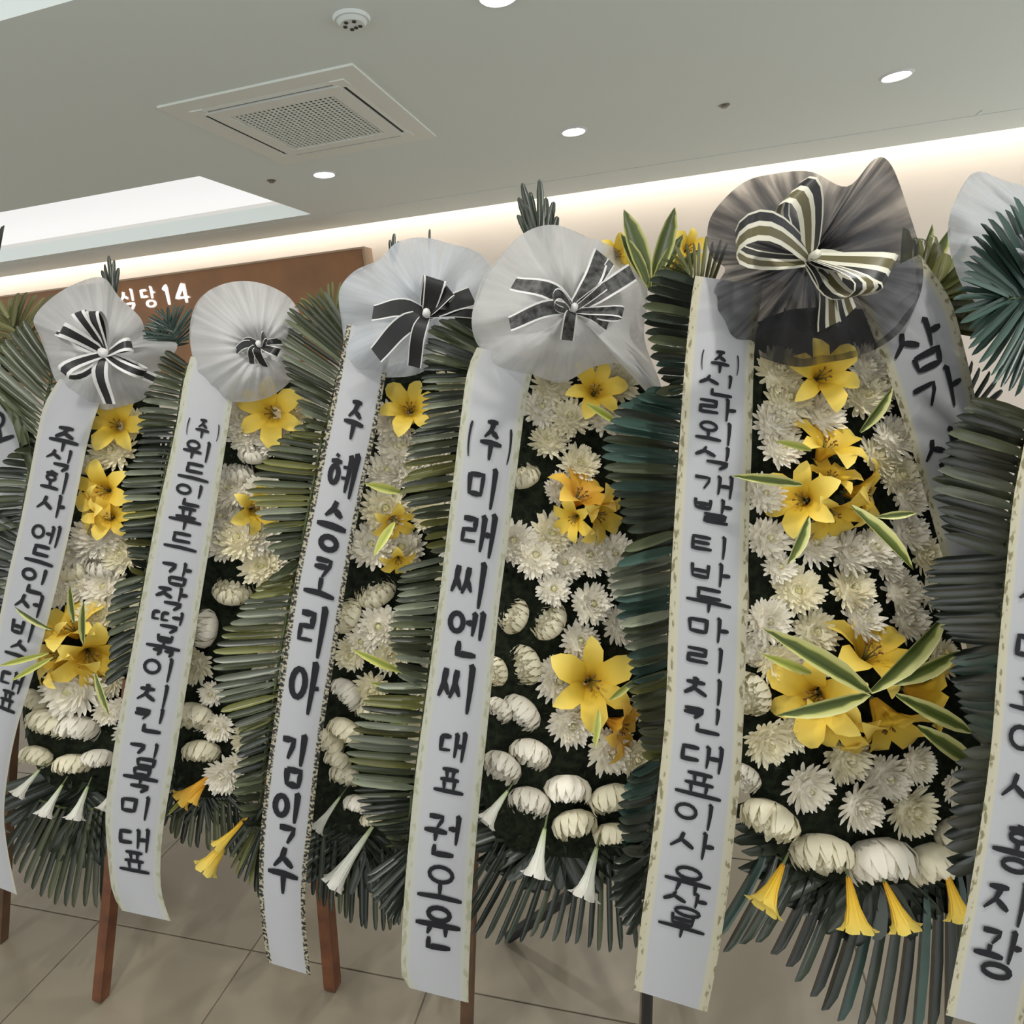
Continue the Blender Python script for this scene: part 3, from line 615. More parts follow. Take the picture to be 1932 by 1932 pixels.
        for lay in (1, 0):
            for i in range(R_+1):
                t = i/R_
                for k in range(n):
                    x, y = knot[0]+(out[k][0]-knot[0])*t, knot[1]+(out[k][1]-knot[1])*t
                    b_ = bulge*min(1, dist0[k]/110)
                    if lay: dd = d+b_*math.sin(math.pi*min(1, t**.75))*.9+wav(k, t)*amp*math.sqrt(t)*(1-.35*t)+(.02*t)+.022*t*noise.noise(Vector((x/55, y/55, seed*3.1)))
                    else: dd = d+.02*t+wav(k, 1)*.011*t-depth*math.sin(math.pi*t**1.3)
                    V.append(s.P(x, y, dd)-O); UV.append((abs(2*k/n-1), t))
        f = []
        for lay in (0, 1):
            b = lay*(R_+1)*n
            f += [(b+i*n+k, b+i*n+(k+1) % n, b+(i+1)*n+(k+1) % n, b+(i+1)*n+k) for i in range(R_) for k in range(n)]
        o = put(name, mesh(name, V, f, [m_], None, UV), s.root, Matrix.Translation(O))
        if label: o['label'] = label
        return o
    def bow(s, knot, loops, tails, stripes, d=.27, knot_r=14, label=None):
        """loops: (tip px, width px, lift); tails: (end px, width px)"""
        O = s.P(*knot, d); mats = [x for x, _ in stripes]; ws = [w for _, w in stripes]; tot = sum(ws); edges = [0]
        for w in ws: edges.append(edges[-1]+w/tot)
        mp = s.mpp(*knot, d); g = Geo(); g.tube([s.n*-.015, s.n*.02], [knot_r*mp, knot_r*mp*.7], 8, 0)
        B = put('ribbon_bow', g.me('ribbon_bow', [mats[0]], smooth=True), s.root, Matrix.Translation(O))
        if label: B['label'] = label
        def band(name, path, wfun, wdirs):
            V = []; F_ = []; fm = []; nc = len(edges)
            for i, p in enumerate(path):
                for e in edges: V.append(p-O+wdirs[i]*((e-.5)*wfun(i/(len(path)-1))))
            for i in range(len(path)-1):
                for j in range(nc-1): F_.append((i*nc+j, i*nc+j+1, (i+1)*nc+j+1, (i+1)*nc+j)); fm.append(j)
            put(name, mesh(name, V, F_, mats, fm), B, Matrix.Translation(O))
        for tip, w, lift in loops:
            A = s.P(*knot, d); E_ = s.P(*tip, d+lift); ax_ = E_-A; sd = ax_.cross(s.n).normalized(); L = ax_.length; up = s.n*min(.045, L*.34)
            path = []; wd_ = []
            for i in range(17):
                t = i/16; a = t*2*math.pi; r = (1-math.cos(a))/2
                path.append(A+ax_*(r**.8)+up*math.sin(a)*.75*(.4+r)+sd*L*.05*math.sin(a)); wd_.append((sd+s.n*.45*math.cos(a*.5)).normalized())
            wm = w*s.mpp(*tip, d)
            band('loop', path, lambda t, wm=wm: wm*(.35+.65*math.sin(math.pi*t)**.6), wd_)
        for end, w in tails:
            A = s.P(*knot, d); E_ = s.P(*end, d-.012); ax_ = E_-A; sd = ax_.cross(s.n).normalized(); path = []; wd_ = []
            for i in range(11):
                t = i/10; path.append(A+ax_*t+s.n*(.02*math.sin(t*4))+sd*.004*math.sin(t*4)); wd_.append((sd+s.n*.3*math.sin(t*4)).normalized())
            wm = w*s.mpp(*end, d)
            band('tail', path, lambda t, wm=wm: wm*(.62+.38*min(1, t*3)), wd_)
    def leg(s, foot, top, m_, r=.017, d=-.05, square=True):
        A = floor_hit(*foot) if len(foot) == 2 else Vector(foot); B = s.P(*top, d); A = A.copy(); A.z = r*.35
        if A.z < 0: A.z = 0
        g = Geo(); ax_ = B-A; g.tube([Vector((0, 0, 0)), ax_*.03, ax_], [r*1.0, r*1.06, r], 4 if square else 10, 0, square)
        lo = min(v.z for v in g.v); A.z = -lo+.0005
        put('easel_leg', g.me('easel_leg', [m_]), s.root, Matrix.Translation(A))

# ================================================================== the wreaths (photo measures are turned into points on each wreath's own leaning plane)
WB = [(M_RW, 1), (M_RB, 2.2), (M_RW, 1)]
# ---------------- wreath standing half out of view at the end of the row
w = Wreath(-2.12, 1.02, 'dark green leafed wreath at the end of the row with its right sash showing', center=(-150, 1100))
w.body((-130, 760), (-140, 1460), [60, 110, 115, 125, 135, 125, 60])
w.sash([(-110, 640), (-70, 760), (-45, 880), (-25, 1000), (-12, 1150), (-8, 1300)], [(-30, 600), (18, 740), (45, 850), (68, 970), (88, 1120), (98, 1270)], 'plain', text=[('오', 812, 60, .35, .85)])
w.fan((-60, 1250), 20, 120, kind='dark'); w.fan((-70, 900), -10, 110, kind='dark'); w.fan((-60, 720), -40, 120, kind='green')
w.fan((-140, 1440), 90, 200, kind='dark', spread=60)
w.plume((-12, 540), [(8, 425), (-25, 440), (-8, 410)], 13)
w.tulle([(-270, 640), (-250, 560), (-190, 520), (-110, 530), (-60, 590), (-55, 680), (-110, 750), (-200, 750), (-260, 700)], (-150, 650), M_TW, seed=9)
w.bow((-150, 650), [((-230, 600), 26, .05), ((-80, 600), 26, .05), ((-220, 700), 26, .03)], [((-150, 770), 24)], WB)
w.leg((-120, 1775), (-90, 1300), M_WOODB); w.leg((-330, 1760), (-220, 1300), M_WOODB); w.leg((-150, 1600), (-140, 1000), M_WOODB, d=-.09)
w.fill(lambda x, y: True, 32)

# ---------------- first full wreath
w = Wreath(-1.62, 1.0, 'wreath with striped black and white bow under the wooden sign header', center=(170, 1180))
w.body((215, 740), (165, 1480), [72, 95, 95, 105, 125, 130, 70])
w.comb([(102, 690), (86, 760), (72, 830), (62, 890)], [(45, 602), (15, 632), (-15, 672), (-25, 715), (8, 755), (48, 800)], 13, ('green', 'green', 'grey'))
w.comb([(62, 840), (50, 920), (40, 990)], [(40, 845), (8, 868), (-22, 920), (-25, 970), (-10, 1000)], 10, ('dark', 'green'))
w.comb([(38, 1000), (20, 1080), (4, 1150)], [(-20, 960), (-40, 1040), (-50, 1100), (-45, 1160)], 8, ('dark', 'green'))
w.fan((45, 660), -115, 110, 8, 70, 'olive', d=-.02); w.fan((290, 900), 0, 90, kind='dark', d=-.03); w.fan((280, 1150), 0, 90, kind='dark', d=-.03)
w.fan((165, 1440), 92, 190, 12, 70, 'dark', d=-.05, w=20)
w.comb([(75, 1510), (150, 1530), (245, 1510)], [(12, 1600), (45, 1662), (92, 1700), (150, 1712), (205, 1702), (255, 1660)], 14, ('green', 'dark', 'green'), d=-.01, w=.8, other=0)
w.plume((215, 565), [(205, 482), (192, 510), (216, 490), (198, 498), (224, 505)], 8)
w.fan((300, 660), -90, 60, 9, 80, 'teal', d=-.02)
w.sash([(112, 715), (85, 760), (72, 810), (55, 900), (35, 1000), (12, 1100), (-15, 1250), (-38, 1450), (-42, 1590), (-38, 1660)], [(200, 730), (178, 790), (162, 850), (146, 930), (130, 1010), (106, 1110), (72, 1240), (28, 1390), (8, 1520), (14, 1600), (32, 1688)], 'plain',
  text=[(c, y, hh, .25, .82) for c, y, hh in (('주', 827, 44), ('식', 868, 40), ('회', 908, 40), ('사', 952, 42), ('에', 1007, 40), ('드', 1049, 42), ('인', 1096, 46), ('서', 1138, 42), ('비', 1186, 42), ('스', 1226, 40), ('대', 1283, 40), ('표', 1322, 38))])
for f in ((215, 852, 38), (176, 880, 30, 1), (185, 1012, 40), (232, 1048, 34), (144, 1076, 32, 1), (199, 1071, 30, 1), (154, 1106, 28), (199, 1108, 34), (109, 1118, 32), (189, 1158, 34), (139, 1297, 50), (206, 1287, 28), (204, 1342, 24), (66, 1317, 28, 1), (95, 1358, 36, 1), (150, 1367, 36, 1), (72, 1422, 27, 1), (139, 1437, 30, 1), (186, 1427, 28, 1), (134, 1044, 30), (250, 800, 28), (168, 1030, 30)): w.chrys(*f)
for f in ((218, 800, 50), (192, 925, 50), (170, 962, 46, 170), (205, 975, 40), (130, 1180, 55, -100), (100, 1235, 58, 190), (172, 1240, 60, 30), (140, 1258, 50, 90)): w.lily(*f)
for b, t in (((75, 1452), (32, 1500)), ((118, 1480), (82, 1538)), ((166, 1483), (140, 1545)), ((215, 1490), (190, 1528))): w.trumpet(b, t, 'w', d=.10, wide=.8)
for b, t, ww in (((98, 1188), (26, 1146), 14), ((92, 1232), (-4, 1257), 13), ((100, 1240), (20, 1285), 13), ((140, 1175), (131, 1104), 14), ((158, 1215), (157, 1135), 15), ((180, 1270), (205, 1350), 14)): w.leaf(b, t, ww, d=.19, pale=ww < 14)
w.fill(lambda x, y: x > 245 or x < 35, 30)
w.tulle([(100, 560), (150, 532), (195, 524), (225, 560), (265, 600), (282, 640), (335, 650), (300, 705), (275, 750), (225, 768), (190, 772), (150, 745), (108, 722), (88, 670), (75, 635), (64, 600)], (198, 665), M_TW, seed=1, pleats=9, amp=.018)
w.bow((200, 668), [((118, 625), 30, .05), ((150, 590), 26, .05), ((178, 588), 26, .05), ((247, 650), 26, .04), ((125, 710), 24, .05), ((270, 705), 22, .03)], [((198, 760), 26), ((285, 715), 20), ((100, 622), 12)], WB, knot_r=12)
w.leg((4, 1776), (30, 1250), M_WOODB); w.leg((268, 1700), (240, 1250), M_WOODB); w.leg((150, 1600), (180, 1050), M_WOODB, d=-.09)

# ---------------- second
w = Wreath(-1.22, 1.0, 'wreath wrapped in a plain round white veil on reddish wooden legs', center=(420, 1190))
w.body((500, 730), (400, 1490), [85, 105, 110, 115, 130, 130, 70])
w.fan((335, 650), -112, 75, 10, 75, 'teal', d=-.01); 
w.comb([(352, 690), (342, 740), (335, 800)], [(308, 662), (292, 690), (285, 715), (272, 745), (264, 770), (260, 800)], 9, ('grey', 'green'))
w.comb([(332, 800), (315, 880), (300, 950)], [(266, 800), (262, 835), (250, 865), (236, 895), (232, 925), (232, 955)], 11, ('green', 'dark', 'grey'))
w.comb([(300, 955), (290, 1010), (275, 1080)], [(226, 962), (230, 985), (228, 1010), (238, 1040), (250, 1070)], 8, ('green', 'olive', 'dark'))
w.comb([(274, 1090), (260, 1170), (246, 1260)], [(216, 1108), (208, 1140), (202, 1175), (206, 1210), (206, 1250), (200, 1290)], 10, ('dark', 'green'))
w.fan((400, 1440), 100, 130, 12, 75, 'dark', d=-.04)
w.comb([(330, 1490), (400, 1510), (480, 1520)], [(312, 1560), (350, 1592), (400, 1605), (450, 1622), (495, 1645)], 11, ('dark', 'green'), d=-.01, w=.8, other=0); w.fan((520, 900), 0, 90, kind='dark', d=-.03)
w.sash([(360, 672), (346, 722), (335, 790), (312, 900), (290, 1000), (254, 1200), (229, 1330), (209, 1450), (199, 1530), (202, 1600), (211, 1680), (230, 1718)], [(452, 695), (438, 762), (424, 850), (404, 980), (384, 1100), (360, 1250), (345, 1340), (329, 1440), (313, 1530), (304, 1600), (304, 1680), (322, 1738)], 'pale',
  text=[('(', 810, 40, .14, .30), ('주', 808, 34, .38, .64), (')', 810, 40, .74, .90)]+[(c, y, hh, .22, .78) for c, y, hh in (('위', 850, 38), ('드', 893, 38), ('인', 935, 40), ('푸', 978, 40), ('드', 1024, 38), ('감', 1083, 42), ('작', 1130, 42), ('떡', 1174, 40), ('볶', 1218, 40), ('이', 1262, 44), ('치', 1312, 44), ('킨', 1360, 46), ('김', 1425, 44), ('묵', 1472, 46), ('미', 1523, 44), ('대', 1583, 44), ('표', 1627, 40))])
for f in ((458, 790, 36), (560, 775, 38), (462, 824, 28), (520, 835, 30), (478, 862, 26, 1), (448, 898, 28, 1), (437, 925, 34), (419, 978, 36), (452, 1018, 42), (490, 1010, 38), (420, 1024, 34), (494, 1069, 36), (440, 1120, 34, 1), (394, 1186, 34, 1), (365, 1253, 36), (400, 1307, 24), (367, 1345, 36, 1), (412, 1372, 28), (382, 1412, 32, 1), (424, 1462, 32), (447, 1440, 22), (470, 1390, 28), (500, 930, 34)): w.chrys(*f)
w.lily(511, 778, 60); w.lily(484, 962, 44, 10)
w.trumpet((412, 1452), (340, 1510), 'o', wide=.7); w.trumpet((395, 1465), (362, 1515), 'o', wide=.7); w.trumpet((460, 1545), (388, 1640), 'y', wide=.6); w.trumpet((470, 1540), (410, 1600), 'y', wide=.6); w.leaf((350, 1500), (315, 1540), 8, .06, pale=True)
w.fill(lambda x, y: x > 510 or x < interp([(430, 760), (350, 1300), (300, 1550)], max(0, min(1, (y-760)/790)))[0]-22, 32)
w.tulle([(358, 640), (362, 595), (378, 562), (412, 539), (460, 530), (510, 540), (552, 568), (574, 620), (566, 680), (545, 722), (500, 752), (442, 758), (400, 735), (370, 695)], (492, 655), M_TW, bulge=.12, pleats=21, seed=2)
w.bow((492, 652), [((500, 632), 16, .05), ((525, 665), 18, .04)], [((434, 664), 15), ((446, 648), 14), ((470, 690), 15), ((494, 690), 16), ((528, 642), 14)], [(M_RW, .3), (M_RB, 3), (M_RW, .3)], d=.26, knot_r=8)
w.leg((191, 1886), (248, 1280), M_WOODR, .021); w.leg((540, 1780), (470, 1300), M_WOODR, .02); w.leg((268, 1620), (430, 1000), M_WOODR, .018, d=-.09)

# ---------------- third
w = Wreath(-.73, 1.0, 'wreath with broad black bow and black and gold edged white sash', center=(740, 1210))
w.body((800, 700), (725, 1560), [90, 118, 125, 130, 155, 165, 120])
w.comb([(657, 630), (648, 680), (634, 720), (623, 770), (613, 812)], [(608, 552), (552, 578), (534, 604), (527, 650), (536, 700), (560, 758), (580, 802)], 19, ('green', 'green', 'grey'))
w.comb([(613, 800), (601, 860), (588, 930), (576, 990), (566, 1045)], [(572, 802), (520, 830), (498, 860), (478, 892), (470, 930), (482, 965), (500, 988), (494, 1010), (502, 1030), (525, 1055)], 17, ('green', 'olive', 'grey'))
w.comb([(560, 1060), (551, 1110), (541, 1160), (529, 1230), (520, 1290), (512, 1355)], [(522, 1085), (482, 1112), (448, 1155), (417, 1198), (403, 1236), (403, 1280), (407, 1312), (420, 1342), (448, 1378)], 18, ('green', 'olive', 'grey'))
w.comb([(510, 1362), (500, 1430), (493, 1500), (488, 1562)], [(452, 1386), (447, 1420), (442, 1460), (442, 1500), (452, 1532), (458, 1562)], 11, ('dark', 'green'))
w.comb([(500, 1510), (492, 1560), (490, 1600)], [(427, 1602), (434, 1622), (447, 1652), (470, 1672), (488, 1692)], 8, ('dark', 'olive'), w=.7)
w.fan((650, 640), -115, 110, 10, 60, 'olive', d=-.01); w.fan((690, 1500), 92, 190, 14, 80, 'dark', d=-.05, w=20)
w.comb([(600, 1570), (680, 1600), (770, 1590)], [(590, 1690), (640, 1728), (690, 1750), (735, 1755), (780, 1735)], 12, ('dark', 'green', 'dark'), d=-.01, w=.75, other=0); w.fan((850, 900), 0, 110, kind='dark', d=-.03)
w.plume((742, 500), [(744, 440), (736, 452), (752, 455)], 8); w.plume((810, 470), [(811, 432)], 5)
w.sash([(655, 610), (640, 690), (618, 800), (592, 930), (556, 1100), (526, 1300), (501, 1480), (490, 1600), (490, 1700), (500, 1790), (506, 1816)], [(740, 640), (726, 720), (710, 810), (686, 920), (658, 1070), (630, 1250), (606, 1400), (590, 1550), (577, 1660), (577, 1750), (586, 1840)], 'black',
  text=[(c, y, hh, a, b) for c, y, hh, a, b in (('주', 790, 70, .32, .72), ('혜', 893, 84, .2, .78), ('승', 993, 92, .2, .80), ('코', 1090, 78, .2, .8), ('리', 1190, 96, .2, .78), ('아', 1296, 98, .2, .8), ('김', 1437, 98, .2, .76), ('익', 1545, 94, .2, .76), ('수', 1640, 84, .2, .82))])
for f in ((741, 797, 38), (754, 846, 38), (732, 892, 40), (770, 885, 34), (727, 962, 44), (702, 1030, 42), (760, 1035, 42), (712, 1123, 36, 1), (660, 1165, 32, 1), (717, 1183, 40), (684, 1208, 32), (752, 1190, 34), (665, 1232, 30), (740, 1235, 34), (660, 1304, 34, 1), (702, 1300, 32), (656, 1375, 34, 1), (702, 1338, 28, 1), (622, 1395, 32, 1), (652, 1457, 28, 1), (676, 1512, 26, 1), (700, 1543, 20, 1), (640, 1430, 26, 1)): w.chrys(*f)
w.lily(772, 768, 52); w.lily(745, 985, 40, 60); w.lily(752, 1060, 34, 80)
w.trumpet((642, 1503), (596, 1566), 'w', wide=.6); w.trumpet((706, 1555), (628, 1668), 'w', wide=.5)
for b, t, ww in (((795, 1312), (720, 1402), 30), ((760, 930), (688, 912), 20), ((760, 1268), (665, 1226), 18), ((745, 985), (705, 1048), 20), ((790, 1300), (700, 1290), 20)): w.leaf(b, t, ww, d=.19, pale=True)
w.fill(lambda x, y: x > 795 or x < interp([(725, 740), (655, 1080), (605, 1420), (590, 1560)], max(0, min(1, (y-740)/820)))[0]-24, 34)
w.tulle([(640, 550), (668, 512), (715, 490), (748, 458), (795, 448), (850, 460), (905, 478), (930, 515), (910, 560), (905, 605), (880, 640), (835, 650), (800, 700), (745, 712), (690, 705), (655, 670), (645, 610)], (812, 592), M_TWB, seed=3, pleats=7, amp=.024)
w.bow((805, 594), [((820, 526), 42, .05), ((850, 548), 26, .04)], [((702, 583), 34), ((706, 664), 38), ((893, 556), 38), ((908, 590), 20), ((778, 688), 28)], [(M_RW, .3), (M_RB, 3.4), (M_RW, .3)], d=.30, knot_r=10)
w.leg((628, 1862), (596, 1480), M_WOODR, .024, d=-.09); w.leg((825, 1820), (800, 1400), M_WOODR, .02); w.leg((545, 1700), (740, 1000), M_WOODR, .018, d=-.12)

# ---------------- fourth
w = Wreath(-.2, 1.0, 'wreath with checked black ribbon bow on white veil and white hanging lilies', center=(1090, 1220))
w.body((1100, 680), (1090, 1600), [105, 140, 145, 155, 175, 185, 130])
w.comb([(898, 618), (905, 650), (900, 680), (890, 706)], [(872, 596), (832, 606), (806, 626), (798, 652), (796, 685)], 8, ('green', 'dark'), w=1.3)
w.comb([(892, 700), (881, 760), (872, 830)], [(802, 700), (793, 730), (796, 770), (800, 800), (780, 818), (769, 846)], 11, ('green', 'dark', 'grey'))
w.comb([(873, 835), (861, 900), (850, 970), (842, 1035)], [(769, 852), (766, 880), (768, 900), (752, 925), (762, 950), (790, 985), (800, 1012), (812, 1042)], 13, ('olive', 'green', 'grey'))
w.comb([(842, 1055), (830, 1130), (818, 1200), (806, 1292)], [(754, 1076), (748, 1110), (738, 1165), (734, 1195), (738, 1218), (748, 1241), (752, 1272)], 14, ('grey', 'green'))
w.comb([(808, 1290), (800, 1340), (790, 1420), (781, 1485)], [(715, 1291), (686, 1325), (675, 1352), (661, 1386), (656, 1412), (656, 1440), (667, 1472)], 12, ('green', 'olive', 'grey'))
w.comb([(779, 1480), (773, 1540), (768, 1595)], [(671, 1480), (673, 1502), (682, 1530), (692, 1552), (722, 1572), (742, 1595)], 11, ('green', 'dark'))
w.comb([(772, 1590), (766, 1640), (763, 1690)], [(690, 1650), (702, 1692), (722, 1722), (746, 1745)], 7, ('dark',), w=.8)
w.fan((1060, 1480), 92, 210, 14, 85, 'dark', d=-.05, w=26)
w.comb([(940, 1580), (1060, 1640), (1200, 1590)], [(868, 1700), (886, 1752), (918, 1775), (955, 1782), (1005, 1770), (1060, 1778), (1110, 1788), (1150, 1795), (1192, 1790), (1235, 1765)], 16, ('dark', 'dark', 'dark', 'green'), d=-.01, w=.62, other=0)
w.fan((1240, 950), 0, 120, kind='dark', d=-.03)
w.plume((1022, 500), [(985, 345), (1018, 338), (1045, 380), (978, 372), (1052, 408), (1000, 362), (976, 405), (1030, 372), (990, 385), (1040, 395)], 15)
w.sash([(900, 655), (882, 700), (868, 800), (850, 950), (826, 1150), (806, 1300), (785, 1450), (770, 1600), (762, 1700), (757, 1800), (758, 1840), (772, 1864)], [(1010, 680), (992, 760), (980, 850), (961, 1000), (941, 1150), (922, 1350), (906, 1500), (893, 1650), (888, 1750), (884, 1850), (884, 1892)], 'pale', curl=.4,
  text=[('(', 835, 84, .08, .28), ('주', 828, 72, .36, .70), (')', 835, 84, .74, .94)]+[(c, y, hh, a, b) for c, y, hh, a, b in (('미', 920, 76, .22, .76), ('래', 1007, 82, .22, .78), ('씨', 1102, 86, .18, .78), ('엔', 1198, 88, .2, .78), ('씨', 1298, 92, .18, .78), ('대', 1407, 56, .3, .7), ('표', 1474, 48, .3, .74), ('권', 1578, 78, .22, .76), ('오', 1667, 68, .2, .84), ('윤', 1752, 80, .2, .84))])
for f in ((1040, 728, 36), (1165, 725, 38), (1020, 772, 36), (1075, 790, 38), (1140, 790, 38), (1036, 832, 34), (1092, 878, 36), (1060, 925, 32), (990, 905, 30, 1), (968, 1022, 38), (1040, 1008, 38), (1010, 1050, 40), (1062, 1062, 38), (1110, 1050, 38), (1158, 1045, 36), (1045, 1112, 32), (1116, 1140, 38), (975, 1165, 32, 1), (1040, 1175, 36, 1), (1092, 1210, 36), (995, 1252, 36, 1), (1055, 1280, 42), (1077, 1365, 40), (1150, 1415, 46), (1200, 1425, 36), (988, 1338, 38, 1), (1002, 1415, 38, 1), (1070, 1482, 42, 1), (1150, 1500, 40, 1), (945, 1335, 26, 1), (950, 1440, 36, 1), (1000, 1505, 38, 1), (1082, 1548, 40, 1), (1152, 1568, 32, 1), (940, 1265, 26, 1), (1170, 1180, 36), (1180, 1100, 34), (1120, 700, 34)): w.chrys(*f)
for f in ((1125, 735, 52), (1098, 930, 62, -60, 'o'), (1135, 975, 56, 30), (1080, 980, 42, 150), (1118, 1288, 76), (1178, 1375, 62, 20, 'o')): w.lily(*f)
for b, t in (((958, 1492), (915, 1552)), ((1028, 1562), (1010, 1652)), ((1126, 1598), (1102, 1692))): w.trumpet(b, t, 'w', d=.10, wide=.85)
for b, t, ww in (((1130, 1340), (1122, 1412), 16), ((1205, 1335), (1268, 1348), 18), ((1165, 800), (1105, 760), 18), ((1150, 1320), (1200, 1280), 16)): w.leaf(b, t, ww, d=.17, pale=True)
w.fill(lambda x, y: x > 1190 or x < interp([(1000, 700), (960, 1000), (905, 1500), (895, 1600)], max(0, min(1, (y-700)/900)))[0]-26, 36)
w.tulle([(890, 600), (905, 540), (930, 500), (985, 442), (1045, 424), (1110, 448), (1155, 465), (1210, 500), (1222, 560), (1216, 640), (1248, 732), (1225, 745), (1178, 690), (1120, 692), (1060, 722), (1000, 705), (940, 690), (900, 648)], (1078, 582), M_TW, seed=4, pleats=7, bulge=.12, amp=.026)
w.bow((1080, 585), [((1175, 592), 24, .05), ((1045, 562), 20, .07), ((1140, 540), 18, .07)], [((972, 526), 34), ((963, 603), 32), ((1142, 474), 36), ((1200, 510), 36), ((1070, 637), 28), ((1150, 612), 24), ((1160, 490), 18)], [(M_RW, .45), (M_RBP, 3), (M_RW, .45)], d=.32, knot_r=10)
w.leg((880, 1966), (900, 1300), M_WOODB, .019); w.leg((1272, 1840), (1210, 1300), M_WOODB, .019); w.leg((1050, 1650), (1110, 1000), M_WOODB, .018, d=-.12)

# ---------------- fifth, the nearest whole wreath
w = Wreath(.40, 1.0, 'wreath topped with charcoal grey veil and olive striped bow with yellow lilies', center=(1620, 1200))
w.body((1562, 600), (1645, 1650), [120, 175, 190, 190, 215, 225, 130])
w.comb([(1316, 540), (1306, 600), (1297, 680), (1291, 722)], [(1236, 516), (1223, 545), (1216, 575), (1216, 610), (1223, 650), (1236, 690), (1252, 716)], 11, ('green', 'dark', 'teal'), w=1.3)
w.comb([(1291, 722), (1285, 800), (1278, 900), (1272, 985)], [(1256, 736), (1202, 746), (1166, 770), (1146, 800), (1139, 840), (1141, 880), (1151, 920), (1166, 960), (1181, 1002)], 16, ('teal', 'dark', 'green'), w=1.3)
w.comb([(1272, 992), (1267, 1080), (1262, 1180), (1258, 1262)], [(1192, 1030), (1152, 1076), (1147, 1102), (1161, 1130), (1166, 1170), (1176, 1202), (1181, 1240), (1191, 1282)], 15, ('green', 'teal', 'grey'), w=1.3)
w.comb([(1258, 1268), (1252, 1360), (1245, 1425)], [(1181, 1292), (1191, 1320), (1201, 1340), (1206, 1380), (1211, 1420)], 9, ('green', 'olive'), w=1.3)
w.comb([(1243, 1430), (1230, 1520), (1220, 1605)], [(1191, 1460), (1176, 1490), (1166, 1530), (1166, 1560), (1176, 1602)], 9, ('dark', 'teal'), w=1.3)
w.comb([(1225, 1580), (1212, 1650), (1204, 1710)], [(1160, 1625), (1150, 1670), (1160, 1720), (1180, 1760)], 7, ('dark',), w=1.0)
w.fan((1335, 560), -130, 110, 8, 60, 'olive', d=-.02)
w.fan((1690, 610), -38, 170, 10, 48, 'olive', d=-.02, w=28); w.fan((1760, 800), 0, 140, 11, kind='dark', d=-.03)
w.fan((1640, 1500), 88, 270, 14, 85, 'dark', d=-.05, w=34)
w.comb([(1440, 1600), (1560, 1670), (1660, 1690), (1760, 1665), (1830, 1590)], [(1342, 1768), (1368, 1798), (1408, 1776), (1448, 1790), (1492, 1840), (1532, 1890), (1578, 1928), (1632, 1950), (1692, 1958), (1752, 1950), (1800, 1930), (1845, 1850)], 15, ('dark', 'dark', 'dark', 'teal'), d=-.01, w=.62, other=0)
for b, t, ww in (((1225, 545), (1178, 392), 44), ((1225, 545), (1276, 388), 40), ((1225, 540), (1172, 440), 30), ((1228, 545), (1290, 440), 30), ((1240, 560), (1320, 470), 36)): w.leaf(b, t, ww, d=-.02, dt=0, dark=True)
w.lily(1165, 480, 34, d=-.06); w.lily(1300, 468, 34, d=-.06); w.lily(1275, 500, 28, d=-.06)
for b, t in (((1700, 580), (1800, 425)), ((1715, 600), (1838, 440)), ((1700, 560), (1765, 420))): w.leaf(b, t, 30, d=-.02, dt=0, dark=True)
w.sash([(1312, 520), (1305, 560), (1291, 700), (1281, 850), (1271, 1000), (1263, 1150), (1255, 1350), (1240, 1500), (1222, 1650), (1208, 1750), (1199, 1840), (1196, 1868)], [(1440, 540), (1425, 640), (1421, 720), (1418, 850), (1413, 1000), (1410, 1150), (1405, 1300), (1398, 1450), (1385, 1580), (1371, 1700), (1354, 1810), (1334, 1910)], 'yellow', curl=.3,
  text=[('(', 684, 48, .18, .32), ('주', 682, 40, .38, .64), (')', 684, 48, .70, .84)]+[(c, y, hh, .22, .78) for c, y, hh in (('신', 728, 40), ('라', 771, 42), ('외', 816, 42), ('식', 864, 42), ('개', 915, 42), ('발', 964, 44), ('티', 1030, 42), ('바', 1082, 44), ('두', 1132, 44), ('마', 1186, 46), ('리', 1242, 46), ('치', 1302, 48), ('킨', 1360, 48), ('대', 1428, 50), ('표', 1482, 46), ('이', 1537, 48), ('사', 1592, 50), ('유', 1660, 48), ('상', 1706, 44), ('부', 1746, 42))])
w.sash([(1610, 540), (1650, 640), (1680, 720), (1715, 830), (1742, 920), (1770, 1020), (1798, 1120), (1830, 1250), (1850, 1400), (1860, 1550)], [(1735, 480), (1790, 560), (1815, 640), (1838, 740), (1858, 850), (1882, 950), (1910, 1050), (1945, 1180), (1970, 1340), (1985, 1500)], 'yellow', d=.13,
  text=[(c, y, hh, a, b) for c, y, hh, a, b in (('삼', 655, 84, .14, .80), ('가', 742, 74, .2, .88), ('삼', 852, 76, .14, .72))])
for f in ((1469, 701, 44), (1483, 755, 45), (1462, 800, 42), (1636, 694, 42), (1629, 748, 45), (1664, 722, 36), (1549, 785, 42), (1472, 845, 40), (1686, 828, 40), (1655, 862, 38), (1694, 900, 40), (1442, 932, 36), (1711, 938, 38), (1448, 1018, 38), (1533, 1026, 40), (1601, 1044, 42), (1648, 1034, 35), (1712, 1006, 36), (1746, 1050, 36), (1504, 1115, 42), (1605, 1112, 42), (1696, 1115, 42), (1448, 1172, 40), (1535, 1192, 42), (1625, 1168, 42), (1711, 1170, 38), (1465, 1247, 38), (1520, 1255, 36), (1671, 1066, 30), (1469, 1070, 30), (1418, 1305, 40, 1), (1448, 1398, 42), (1499, 1378, 34), (1594, 1428, 46), (1521, 1483, 45), (1671, 1465, 44), (1728, 1440, 38), (1622, 1520, 43), (1716, 1528, 47), (1812, 1484, 42), (1455, 1538, 50, 1), (1549, 1601, 54, 1), (1653, 1612, 62, 1), (1747, 1618, 50, 1), (1803, 1562, 42, 1), (1404, 1462, 30, 1), (1428, 1225, 30, 1), (1755, 1120, 30), (1775, 1240, 34)): w.chrys(*f)
